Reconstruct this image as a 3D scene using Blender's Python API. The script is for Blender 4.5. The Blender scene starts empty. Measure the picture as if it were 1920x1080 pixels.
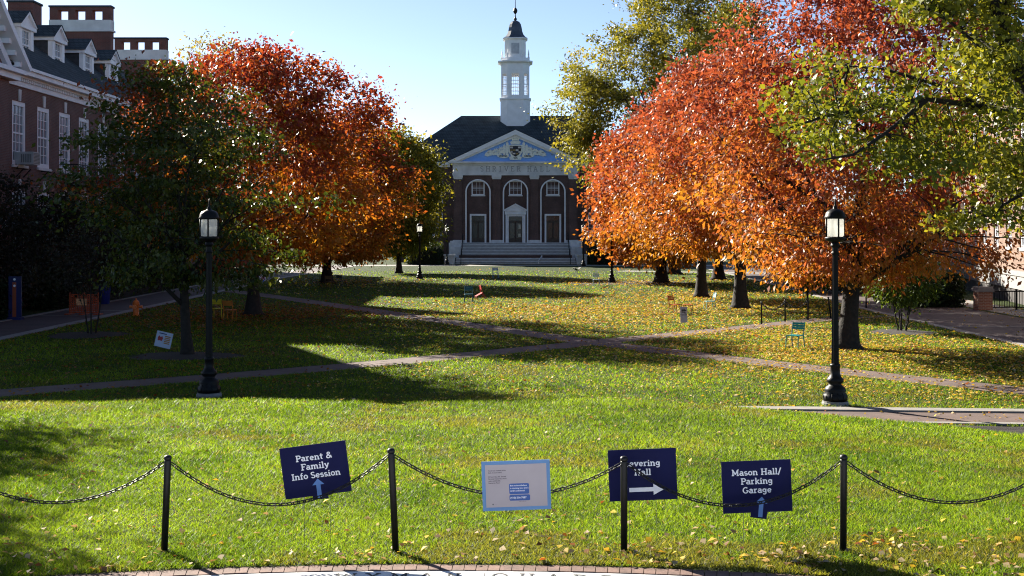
import bpy, math, random
import numpy as np
from mathutils import Matrix, Vector

random.seed(7)
rng = np.random.default_rng(7)
R = math.radians
S = bpy.context.scene
COL = S.collection

# ------------------------------------------------------------------ camera, world, sun, exposure
CAMZ = 3.85
cam = bpy.data.cameras.new('camera')
cam.sensor_width = 36.0
cam.lens = 45.0
cam.shift_y = -110 / 1920
cam.clip_start = 0.1
cam.clip_end = 6000
camo = bpy.data.objects.new('camera', cam)
COL.objects.link(camo)
camo.location = (0, 0, CAMZ)
camo.rotation_euler = (R(90), 0, 0)
S.camera = camo

SUN_EL, SUN_AZ = 25.5, 40.0          # degrees; azimuth measured from +Y towards -X
world = bpy.data.worlds.new('World')
S.world = world
world.use_nodes = True
wn = world.node_tree
wn.nodes.clear()
sky = wn.nodes.new('ShaderNodeTexSky')
sky.sky_type = 'NISHITA'
sky.sun_disc = False
sky.sun_elevation = R(SUN_EL)
sky.sun_rotation = R(-SUN_AZ)
sky.air_density = 0.46
sky.dust_density = 0.2
sky.ozone_density = 0.4
bg = wn.nodes.new('ShaderNodeBackground')
bg.inputs['Strength'].default_value = 0.05
wo = wn.nodes.new('ShaderNodeOutputWorld')
wn.links.new(sky.outputs[0], bg.inputs[0])
wn.links.new(bg.outputs[0], wo.inputs[0])

sun = bpy.data.lights.new('sun', 'SUN')
sun.energy = 5.0
sun.angle = R(0.5)
sun.color = (1.0, 0.93, 0.80)
suno = bpy.data.objects.new('sun', sun)
COL.objects.link(suno)
sd = Vector((-math.sin(R(SUN_AZ)) * math.cos(R(SUN_EL)), math.cos(R(SUN_AZ)) * math.cos(R(SUN_EL)), math.sin(R(SUN_EL))))
suno.rotation_euler = sd.to_track_quat('Z', 'Y').to_euler()
suno.location = (-30, 40, 60)

S.view_settings.view_transform = 'Standard'
S.view_settings.look = 'None'
S.view_settings.gamma = 1.0
S.view_settings.use_curve_mapping = False
S.view_settings.exposure = 2.0
S.cycles.max_bounces = 6
S.cycles.diffuse_bounces = 3
S.cycles.glossy_bounces = 3
S.cycles.transmission_bounces = 4
S.cycles.transparent_max_bounces = 6
S.cycles.sample_clamp_indirect = 6.0
S.cycles.filter_width = 1.1
S.cycles.use_denoising = True
S.cycles.denoiser = 'OPENIMAGEDENOISE'
S.cycles.denoising_prefilter = 'NONE'

# ------------------------------------------------------------------ ground shape and pixel helpers
def zg(X, Y):
    X = np.asarray(X, float); Y = np.asarray(Y, float)
    hc = np.interp(X, [2, 4.8, 6.8, 8.4, 9.6], [.63, .49, .27, .12, 0.0])
    hc = hc + 0.03 * np.sin(X * .9) * (hc / .63)
    t = np.clip((Y - 11.7) / (24 - 11.7), 0, 1)
    zb = .9 + (hc - .9) * t
    t2 = np.clip((Y - 24) / 1.1, 0, 1)
    t2 = t2 * t2 * (3 - 2 * t2)
    zb = np.where(Y > 24, hc * (1 - t2), zb)
    return zb

def gp(px, py):                       # a point of the lower lawn (z = 0)
    Y = 2400 * CAMZ / (py - 430)
    return (px - 960) / 2400 * Y, Y

def wp(px, py, Y):
    return Vector(((px - 960) / 2400 * Y, Y, CAMZ + (430 - py) / 2400 * Y))

# ------------------------------------------------------------------ object helpers
class MB:
    def __init__(s, T=None):
        s.v = []; s.f = []; s.T = T
    def add(s, vs, fs):
        b = len(s.v)
        if s.T is not None:
            vs = [tuple(s.T @ Vector(p)) for p in vs]
        s.v += [tuple(p) for p in vs]
        s.f += [tuple(i + b for i in f) for f in fs]
    def box(s, x0, x1, y0, y1, z0, z1):
        s.add([(x0, y0, z0), (x1, y0, z0), (x1, y1, z0), (x0, y1, z0), (x0, y0, z1), (x1, y0, z1), (x1, y1, z1), (x0, y1, z1)],
              [(0, 3, 2, 1), (4, 5, 6, 7), (0, 1, 5, 4), (1, 2, 6, 5), (2, 3, 7, 6), (3, 0, 4, 7)])
    def quad(s, a, b, c, d): s.add([a, b, c, d], [(0, 1, 2, 3)])
    def poly(s, pts): s.add(pts, [tuple(range(len(pts)))])
    def prism(s, pts, axis, a0, a1):
        """extrude a 2D polygon along an axis (0,1,2); pts are the other two coordinates in order"""
        n = len(pts)
        def mk(p, a):
            q = list(p); q.insert(axis, a); return tuple(q)
        vs = [mk(p, a0) for p in pts] + [mk(p, a1) for p in pts]
        fs = [tuple(range(n)), tuple(range(2 * n - 1, n - 1, -1))]
        for i in range(n):
            j = (i + 1) % n
            fs.append((i, i + n, j + n, j))
        s.add(vs, fs)
    def tube(s, pts, rads, n=6, cap=True):
        pts = [Vector(p) for p in pts]
        if not isinstance(rads, (list, tuple)): rads = [rads] * len(pts)
        rings = []
        ref = None
        for i, p in enumerate(pts):
            d = (pts[min(i + 1, len(pts) - 1)] - pts[max(i - 1, 0)])
            if d.length < 1e-9: d = Vector((0, 0, 1))
            d.normalize()
            if ref is None:
                ref = Vector((1, 0, 0)) if abs(d.x) < .8 else Vector((0, 1, 0))
            u = ref - d * ref.dot(d); u.normalize(); w = d.cross(u); ref = u
            rings.append([tuple(p + (u * math.cos(2 * math.pi * k / n) + w * math.sin(2 * math.pi * k / n)) * rads[i]) for k in range(n)])
        vs = [q for r in rings for q in r]
        fs = []
        for i in range(len(pts) - 1):
            for k in range(n):
                a = i * n + k; b = i * n + (k + 1) % n
                fs.append((a, b, b + n, a + n))
        if cap:
            fs.append(tuple(range(n - 1, -1, -1)))
            fs.append(tuple((len(pts) - 1) * n + k for k in range(n)))
        s.add(vs, fs)
    def lathe(s, prof, cx=0, cy=0, n=16, a0=0.0):
        vs = []; fs = []
        for r, z in prof:
            for k in range(n):
                a = a0 + 2 * math.pi * k / n
                vs.append((cx + r * math.cos(a), cy + r * math.sin(a), z))
        for i in range(len(prof) - 1):
            for k in range(n):
                a = i * n + k; b = i * n + (k + 1) % n
                fs.append((a, b, b + n, a + n))
        fs.append(tuple(range(n - 1, -1, -1)))
        fs.append(tuple((len(prof) - 1) * n + k for k in range(n)))
        s.add(vs, fs)
    def build(s, name, mat, parent=None, smooth=False):
        me = bpy.data.meshes.new(name)
        me.from_pydata(s.v, [], s.f)
        me.update()
        if smooth:
            me.polygons.foreach_set('use_smooth', [True] * len(me.polygons))
        if mat is not None: me.materials.append(mat)
        o = bpy.data.objects.new(name, me)
        COL.objects.link(o)
        if parent is not None: o.parent = parent
        return o

def np_mesh(name, V, quads, mat, parent=None, colors=None, tris=False):
    k = 3 if tris else 4
    me = bpy.data.meshes.new(name)
    V = np.ascontiguousarray(V, np.float32); F = np.ascontiguousarray(quads, np.int32)
    me.vertices.add(len(V)); me.vertices.foreach_set('co', V.ravel())
    me.loops.add(F.size); me.loops.foreach_set('vertex_index', F.ravel())
    me.polygons.add(len(F))
    me.polygons.foreach_set('loop_start', np.arange(0, F.size, k, dtype=np.int32))
    me.update(calc_edges=True)
    if colors is not None:
        at = me.color_attributes.new('tint', 'FLOAT_COLOR', 'POINT')
        c = np.ones((len(V), 4), np.float32); c[:, :3] = colors
        at.data.foreach_set('color', c.ravel())
    me.materials.append(mat)
    o = bpy.data.objects.new(name, me); COL.objects.link(o)
    if parent is not None: o.parent = parent
    return o

def tag(o, label=None, cat=None, group=None, kind=None):
    if label: o['label'] = label
    if cat: o['category'] = cat
    if group: o['group'] = group
    if kind: o['kind'] = kind
    return o

def thing(name, label, cat, loc=(0, 0, 0), rotz=0, group=None):
    o = bpy.data.objects.new(name, None); COL.objects.link(o)
    o.empty_display_size = .2
    o.location = loc; o.rotation_euler = (0, 0, rotz)
    return tag(o, label, cat, group)

def copy_tree(o, parent=None):
    c = o.copy(); COL.objects.link(c)
    if parent is not None: c.parent = parent
    for ch in list(KIDS(o)): copy_tree(ch, c)
    return c
def KIDS(o): return [x for x in o.children]

# ------------------------------------------------------------------ materials
def mat(name, color=(.5, .5, .5), rough=.6, metal=0.0, noise=None, spec=None, bump=None):
    """plain Principled with a procedural variation: noise=(scale, amount)"""
    m = bpy.data.materials.new(name); m.use_nodes = True
    nt = m.node_tree; p = nt.nodes['Principled BSDF']
    p.inputs['Roughness'].default_value = rough
    p.inputs['Metallic'].default_value = metal
    if spec is not None: p.inputs['Specular IOR Level'].default_value = spec
    sc, am = noise or (3.0, .15)
    tc = nt.nodes.new('ShaderNodeTexCoord')
    n = nt.nodes.new('ShaderNodeTexNoise'); n.inputs['Scale'].default_value = sc; n.inputs['Detail'].default_value = 5
    nt.links.new(tc.outputs['Object'], n.inputs['Vector'])
    r = nt.nodes.new('ShaderNodeValToRGB')
    lo = [max(0, c * (1 - am)) for c in color]; hi = [min(1, c * (1 + am)) for c in color]
    r.color_ramp.elements[0].position = .3; r.color_ramp.elements[0].color = (*lo, 1)
    r.color_ramp.elements[1].position = .7; r.color_ramp.elements[1].color = (*hi, 1)
    nt.links.new(n.outputs['Fac'], r.inputs['Fac'])
    nt.links.new(r.outputs['Color'], p.inputs['Base Color'])
    if bump:
        b = nt.nodes.new('ShaderNodeBump'); b.inputs['Strength'].default_value = bump[1]; b.inputs['Distance'].default_value = .02
        n2 = nt.nodes.new('ShaderNodeTexNoise'); n2.inputs['Scale'].default_value = bump[0]; n2.inputs['Detail'].default_value = 6
        nt.links.new(tc.outputs['Object'], n2.inputs['Vector'])
        nt.links.new(n2.outputs['Fac'], b.inputs['Height']); nt.links.new(b.outputs['Normal'], p.inputs['Normal'])
    return m

def brick_mat(name, c1, c2, mortar, bw=.22, bh=.075, ms=.01, flat=False, rough=.85):
    m = bpy.data.materials.new(name); m.use_nodes = True
    nt = m.node_tree; p = nt.nodes['Principled BSDF']; p.inputs['Roughness'].default_value = rough
    tc = nt.nodes.new('ShaderNodeTexCoord'); sep = nt.nodes.new('ShaderNodeSeparateXYZ'); cb = nt.nodes.new('ShaderNodeCombineXYZ')
    nt.links.new(tc.outputs['Object'], sep.inputs[0])
    if flat:
        nt.links.new(sep.outputs[0], cb.inputs[0]); nt.links.new(sep.outputs[1], cb.inputs[1])
    else:
        ad = nt.nodes.new('ShaderNodeMath'); ad.operation = 'ADD'
        nt.links.new(sep.outputs[0], ad.inputs[0]); nt.links.new(sep.outputs[1], ad.inputs[1])
        nt.links.new(ad.outputs[0], cb.inputs[0]); nt.links.new(sep.outputs[2], cb.inputs[1])
    b = nt.nodes.new('ShaderNodeTexBrick')
    b.inputs['Scale'].default_value = 1.0
    b.inputs['Brick Width'].default_value = bw; b.inputs['Row Height'].default_value = bh; b.inputs['Mortar Size'].default_value = ms
    b.inputs['Color1'].default_value = (*c1, 1); b.inputs['Color2'].default_value = (*c2, 1); b.inputs['Mortar'].default_value = (*mortar, 1)
    nt.links.new(cb.outputs[0], b.inputs['Vector'])
    n = nt.nodes.new('ShaderNodeTexNoise'); n.inputs['Scale'].default_value = .9; n.inputs['Detail'].default_value = 6
    nt.links.new(tc.outputs['Object'], n.inputs['Vector'])
    mp = nt.nodes.new('ShaderNodeMapRange'); mp.inputs[1].default_value = .3; mp.inputs[2].default_value = .7; mp.inputs[3].default_value = .72; mp.inputs[4].default_value = 1.18
    nt.links.new(n.outputs['Fac'], mp.inputs[0])
    mx = nt.nodes.new('ShaderNodeVectorMath'); mx.operation = 'SCALE'
    nt.links.new(b.outputs['Color'], mx.inputs[0]); nt.links.new(mp.outputs[0], mx.inputs['Scale'])
    nt.links.new(mx.outputs[0], p.inputs['Base Color'])
    bu = nt.nodes.new('ShaderNodeBump'); bu.inputs['Strength'].default_value = .25; bu.inputs['Distance'].default_value = .01
    nt.links.new(b.outputs['Fac'], bu.inputs['Height']); bu.invert = True
    nt.links.new(bu.outputs[0], p.inputs['Normal'])
    return m

def leaf_mat(name, trans=.5, rough=.45, spec=.35, tboost=(1.25, 1.1, .55)):
    m = bpy.data.materials.new(name); m.use_nodes = True
    nt = m.node_tree; p = nt.nodes['Principled BSDF']; out = nt.nodes['Material Output']
    p.inputs['Roughness'].default_value = rough; p.inputs['Specular IOR Level'].default_value = spec
    at = nt.nodes.new('ShaderNodeAttribute'); at.attribute_name = 'tint'
    nt.links.new(at.outputs['Color'], p.inputs['Base Color'])
    tr = nt.nodes.new('ShaderNodeBsdfTranslucent')
    mu = nt.nodes.new('ShaderNodeVectorMath'); mu.operation = 'MULTIPLY'; mu.inputs[1].default_value = tboost
    nt.links.new(at.outputs['Color'], mu.inputs[0]); nt.links.new(mu.outputs[0], tr.inputs['Color'])
    mix = nt.nodes.new('ShaderNodeMixShader'); mix.inputs[0].default_value = trans
    nt.links.new(p.outputs[0], mix.inputs[1]); nt.links.new(tr.outputs[0], mix.inputs[2])
    nt.links.new(mix.outputs[0], out.inputs['Surface'])
    return m

def lawn_mat():
    m = bpy.data.materials.new('lawn'); m.use_nodes = True
    nt = m.node_tree; p = nt.nodes['Principled BSDF']; p.inputs['Roughness'].default_value = .9; p.inputs['Specular IOR Level'].default_value = .15
    tc = nt.nodes.new('ShaderNodeTexCoord')
    def ns(sc, d=6):
        n = nt.nodes.new('ShaderNodeTexNoise'); n.inputs['Scale'].default_value = sc; n.inputs['Detail'].default_value = d
        nt.links.new(tc.outputs['Object'], n.inputs['Vector']); return n
    a, b, c = ns(.25), ns(9), ns(1.6)
    r = nt.nodes.new('ShaderNodeValToRGB')
    e = r.color_ramp.elements
    e[0].position = .35; e[0].color = (.010, .020, .003, 1)
    e[1].position = .68; e[1].color = (.048, .078, .010, 1)
    nt.links.new(b.outputs['Fac'], r.inputs['Fac'])
    r2 = nt.nodes.new('ShaderNodeValToRGB'); e = r2.color_ramp.elements
    e[0].position = .4; e[0].color = (0, 0, 0, 1); e[1].position = .75; e[1].color = (.5, .5, .5, 1)
    nt.links.new(c.outputs['Fac'], r2.inputs['Fac'])
    mx = nt.nodes.new('ShaderNodeMix'); mx.data_type = 'RGBA'
    nt.links.new(r2.outputs['Color'], mx.inputs['Factor']); nt.links.new(r.outputs['Color'], mx.inputs['A'])
    mx.inputs['B'].default_value = (.055, .05, .018, 1)
    nt.links.new(mx.outputs['Result'], p.inputs['Base Color'])
    bu = nt.nodes.new('ShaderNodeBump'); bu.inputs['Strength'].default_value = 1; bu.inputs['Distance'].default_value = .06
    n3 = ns(30, 3); nt.links.new(n3.outputs['Fac'], bu.inputs['Height']); nt.links.new(bu.outputs[0], p.inputs['Normal'])
    return m

def glass_mat(name, color=(.02, .025, .03), rough=.08):
    return mat(name, color, rough, noise=(.8, .5), spec=.45)

M = {}
M['lawn'] = lawn_mat()
M['path'] = brick_mat('path brick', (.125, .078, .064), (.09, .055, .048), (.075, .062, .055), .2, .1, .006, flat=True)
M['road'] = brick_mat('road brick', (.075, .046, .044), (.06, .037, .036), (.045, .038, .037), .2, .1, .006, flat=True)
M['soldier'] = mat('brick edging', (.15, .085, .066), .85, noise=(7, .35), bump=(40, .2))
M['kerb'] = mat('pale concrete', (.21, .195, .18), .85, noise=(4, .2), bump=(30, .2))
M['marble'] = mat('marble', (.66, .645, .63), .5, noise=(2.5, .12))
M['letter'] = mat('incised lettering', (.05, .05, .05), .8)
M['mulch'] = mat('mulch', (.022, .016, .013), .95, noise=(22, .6), bump=(50, 1))
M['brick'] = brick_mat('red brick', (.115, .056, .048), (.085, .041, .036), (.11, .09, .08))
M['brick_left'] = brick_mat('brown brick', (.16, .066, .050), (.12, .05, .04), (.15, .115, .10))
M['brick_chimney'] = brick_mat('chimney brick', (.17, .052, .038), (.13, .042, .032), (.13, .09, .08))
M['brick_right'] = brick_mat('tan red brick', (.19, .10, .062), (.14, .07, .044), (.2, .155, .12))
M['slate'] = brick_mat('slate', (.062, .078, .088), (.046, .058, .066), (.026, .032, .036), .3, .2, .02, rough=.95)
M['slate'].node_tree.nodes['Principled BSDF'].inputs['Specular IOR Level'].default_value = .15
M['white'] = mat('white paint', (.74, .74, .76), .5, noise=(1.5, .07))
M['stone'] = mat('pale limestone', (.62, .615, .61), .8, noise=(1.2, .15), bump=(8, .1))
M['stone_dark'] = mat('grey stone', (.21, .205, .20), .85, noise=(6, .2))
M['steps'] = mat('marble steps', (.64, .66, .67), .7, noise=(2, .18))
M['tympanum'] = mat('blue painted tympanum', (.20, .42, .92), .6, noise=(1, .06))
M['crest'] = mat('cream relief', (.78, .79, .72), .6, noise=(6, .12))
M['black'] = mat('black iron', (.008, .008, .009), .45, noise=(20, .3), spec=.3)
M['lamp_metal'] = mat('dark lamp metal', (.006, .006, .0065), .45, noise=(20, .3), spec=.18)
M['glass'] = glass_mat('window glass', (.012, .016, .02), .18)
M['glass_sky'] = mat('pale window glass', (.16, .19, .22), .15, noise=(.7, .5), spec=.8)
M['bark'] = mat('bark', (.016, .0125, .0105), .95, noise=(9, .5), bump=(14, 1))
M['bark_pale'] = mat('grey bark', (.085, .07, .055), .95, noise=(9, .5), bump=(14, 1))
M['dome'] = mat('dark lead dome', (.045, .06, .085), .38, noise=(3, .25), spec=.6)
M['navy'] = mat('navy board', (.006, .008, .055), .6, noise=(3, .12), spec=.12)
M['signwhite'] = mat('white lettering', (.78, .79, .86), .6, noise=(5, .05))
M['lightblue'] = mat('light blue print', (.07, .19, .50), .5, noise=(5, .08))
M['leaf'] = leaf_mat('foliage', .45, .5, .3)
M['leaf_gloss'] = leaf_mat('glossy foliage', .35, .35, .3)
M['litter'] = leaf_mat('leaf litter', .3, .6, .1, (1.2, 1, .6))
M['grass'] = leaf_mat('grass blades', .6, .5, .18, (1.5, 1.3, .5))

# ------------------------------------------------------------------ setting: ground, paths, terrace
def ground():
    xs = np.concatenate([[-3000, -900, -300, -120, -60, -40], np.arange(-30, 30.1, .75), [40, 60, 120, 300, 900, 3000]])
    ys = np.concatenate([[-400, -80, -20, 0, 6], np.arange(9, 11.3, .5), [11.4, 11.7], np.arange(12.2, 24, .6), [24, 24.2, 24.4, 24.6, 24.8, 25.0, 25.1, 26, 28, 32],
                         np.arange(36, 160, 6), [200, 400, 1000, 3000, 5000]])
    X, Y = np.meshgrid(xs, ys)
    Z = zg(X, Y)
    Z = np.where(Y < 11.3, .86, Z)
    V = np.stack([X, Y, Z], -1).reshape(-1, 3)
    nx, ny = len(xs), len(ys)
    i = np.arange(nx - 1)[None, :] + nx * np.arange(ny - 1)[:, None]
    F = np.stack([i, i + 1, i + nx + 1, i + nx], -1).reshape(-1, 4)
    o = np_mesh('ground', V, F, M['lawn'])
    tag(o, 'green lawn of the quadrangle sloping down to a level field', 'lawn', kind='structure')
ground()

def ribbon(name, pts, width, m, z=.005, label=None, cat='path', thick=0.0):
    """flat strip along ground points with mitred sides"""
    P = np.array(pts, float)
    seg = []
    for a, b in zip(P[:-1], P[1:]):
        n = max(2, int(np.linalg.norm(b - a) / 1.0)); seg += [a + (b - a) * k / n for k in range(n)]
    seg.append(P[-1]); P = np.array(seg)
    for _ in range(3): P[1:-1] = (P[:-2] + 2 * P[1:-1] + P[2:]) / 4
    d = np.gradient(P, axis=0); d /= np.linalg.norm(d, axis=1)[:, None]
    nrm = np.stack([-d[:, 1], d[:, 0]], 1)
    mb = MB()
    L = P + nrm * width / 2; Q = P - nrm * width / 2
    zt = lambda p: float(zg(p[0], p[1])) + z + thick
    vs = []; fs = []
    for k in range(len(P)):
        vs += [(L[k][0], L[k][1], zt(L[k])), (Q[k][0], Q[k][1], zt(Q[k]))]
        if thick: vs += [(L[k][0], L[k][1], zt(L[k]) - thick - .05), (Q[k][0], Q[k][1], zt(Q[k]) - thick - .05)]
    st = 4 if thick else 2
    for k in range(len(P) - 1):
        a = k * st; b = a + st
        fs.append((a, a + 1, b + 1, b))
        if thick:
            fs.append((a + 1, a + 3, b + 3, b + 1)); fs.append((a + 2, a, b, b + 2))
    mb.add(vs, fs)
    o = mb.build(name, m)
    tag(o, label, cat, kind='structure')
    return P

PA = [gp(*q) for q in [(-160, 752), (0, 736), (350, 712), (700, 683), (1060, 648), (1250, 629), (1440, 610), (1560, 597)]] + [(16.6, 57)]
PB = [(-18, 80.5)] + [gp(*q) for q in [(490, 553), (700, 583), (960, 621), (1090, 640), (1450, 683), (1700, 710), (1920, 734), (2150, 760)]]
pathA = ribbon('path', PA, 1.35, M['path'], .005, 'brick path running from near left to the far right trees')
pathB = ribbon('path', PB, 1.35, M['path'], .010, 'brick path running from far left to near right across the lawn')
# left and right brick walks with pale edging bands
ribbon('walkway', [(-19.7, 20), (-19.7, 60), (-20, 100), (-18, 135)], 3.0, M['road'], .005, 'brick walk along the shaded left building')
ribbon('kerb', [(-17.95, 20), (-17.95, 60), (-18.25, 100), (-16.3, 135)], .5, M['kerb'], .0, 'pale kerb of the left brick walk', 'kerb', thick=.03)
ribbon('kerb', [(-21.35, 20), (-21.35, 60), (-21.65, 100)], .3, M['kerb'], .0, 'outer kerb of the left brick walk', 'kerb', thick=.03)
for yy in (57.2, 60.6, 84): ribbon('paving_band', [(-21.1, yy), (-18.25, yy)], .22, M['kerb'], .012, 'pale band across the left brick walk', 'paving band')
ribbon('road', [(19.6, 24), (19.6, 60), (21, 90), (22, 135)], 5.0, M['road'], .005, 'dark brick road along the right building')
ribbon('kerb', [(16.95, 27.6), (16.95, 60), (18.3, 90), (19.3, 135)], .34, M['kerb'], .0, 'pale kerb between lawn and right road', 'kerb', thick=.03)
for yy in (50.4, 58.5): ribbon('paving_band', [(17.15, yy), (22.0, yy)], .25, M['kerb'], .012, 'pale band across the right road', 'paving band')
ribbon('sidewalk', [(23.4, 40), (23.4, 60), (24.8, 90)], 1.9, M['kerb'], .008, 'sunlit pale pavement beside the right building', 'pavement')
ribbon('sidewalk', [(-26, 136.5), (26, 136.5)], 4.4, M['kerb'], .006, 'pale forecourt pavement before the hall steps', 'pavement')
ribbon('sidewalk', [(10, 118), (22, 112)], 3.0, M['kerb'], .014, 'pale path beyond the right hand trees', 'path')
# near right path behind the grassy bank
ribbon('path', [(-14, 26.55), (4, 26.5), (10.6, 26.0), (19, 25.4)], 1.5, M['path'], .004, 'brick path behind the crest of the near lawn')
ribbon('kerb', [(-14, 27.55), (4, 27.5), (10.6, 27.0), (19, 26.4)], .42, M['kerb'], .0, 'far kerb of the near brick path', 'kerb', thick=.04)
ribbon('kerb', [(4, 25.62), (10.6, 25.12), (19, 24.55)], .2, M['kerb'], .0, 'near kerb of the near brick path', 'kerb', thick=.04)

def disc(name, cx, cy, rx, ry, m, z, label, cat, seed=0):
    r = random.Random(seed); n = 40
    ring = []
    for k in range(n):
        a = 2 * math.pi * k / n; w = 1 + .10 * math.sin(3 * a + seed) + r.uniform(-.05, .05)
        x, y = cx + rx * w * math.cos(a), cy + ry * w * math.sin(a); ring.append((x, y, float(zg(x, y)) + z))
    mb = MB(); vs = [(cx, cy, float(zg(cx, cy)) + z + .05)] + ring
    mb.add(vs, [(0, 1 + k, 1 + (k + 1) % n) for k in range(n)])
    return tag(mb.build(name, m), label, cat, kind='structure')
MULCH = [(10.6, 24.35, 2.6, .62), (-15.4, 46.5, 1.4, 1.6), (-9.9, 38.8, 1.7, 1.3), (14.6, 47.8, 1.2, 1.3), (9.0, 91.5, 4.6, 3.2)]
for k, (a, b, c, d) in enumerate(MULCH):
    disc('mulch_bed', a, b, c, d, M['mulch'], .012, ['dark mulch bed beside the near right path', 'mulch ring round the thin sapling by the left walk', 'mulch ring under the dark green tree',
         'mulch ring round the multi stemmed shrub', 'leafy bed under the far orange trees'][k], 'mulch bed', k)

# terrace at the viewer's feet: marble, brick edging, inscription
AX, AY, AR = -.65, 11.3, 14.0
AC = (AX, AY - AR)
def arc_pt(r, a): return (AC[0] + r * math.sin(a), AC[1] + r * math.cos(a))
def terrace():
    TZ = .885
    mb = MB()
    n = 60; A = R(36)
    pts = [arc_pt(AR - .185, -A + 2 * A * k / n) for k in range(n + 1)]
    vs = [(x, y, TZ) for x, y in pts] + [(pts[-1][0], -30, TZ), (pts[0][0], -30, TZ)]
    mb.poly(vs[::-1])
    t = mb.build('terrace', M['marble']); tag(t, 'white marble terrace with incised capital letters', 'terrace', kind='structure')
    jb = MB()
    for k in range(-9, 10):
        a = .0915 * k + .03
        p = arc_pt(AR - .24, a); q = arc_pt(AR - 1.6, a); dx = .004
        jb.quad((p[0] - dx, p[1], TZ + .003), (p[0] + dx, p[1], TZ + .003), (q[0] + dx, q[1], TZ + .003), (q[0] - dx, q[1], TZ + .003))
    jb.build('joint', mat('stone joint', (.25, .24, .23), .9), t)
    # one course of bricks on end
    bb = MB(); w = .105 / AR
    k = 0; a = -A
    r = random.Random(3)
    while a < A:
        h = TZ + .004 + r.uniform(0, .006)
        c = [arc_pt(AR - .18, a + .003 / AR), arc_pt(AR, a + .003 / AR), arc_pt(AR, a + w - .003 / AR), arc_pt(AR - .18, a + w - .003 / AR)]
        vs = [(x, y, h) for x, y in c] + [(x, y, h - .06) for x, y in c]
        bb.add(vs, [(0, 1, 2, 3), (0, 4, 5, 1), (1, 5, 6, 2), (2, 6, 7, 3), (3, 7, 4, 0)])
        a += w
    tag(bb.build('brick_edging', M['soldier']), 'course of red edging bricks between terrace and lawn', 'edging', kind='structure')
    return t, TZ
TERR, TZ = terrace()

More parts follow.
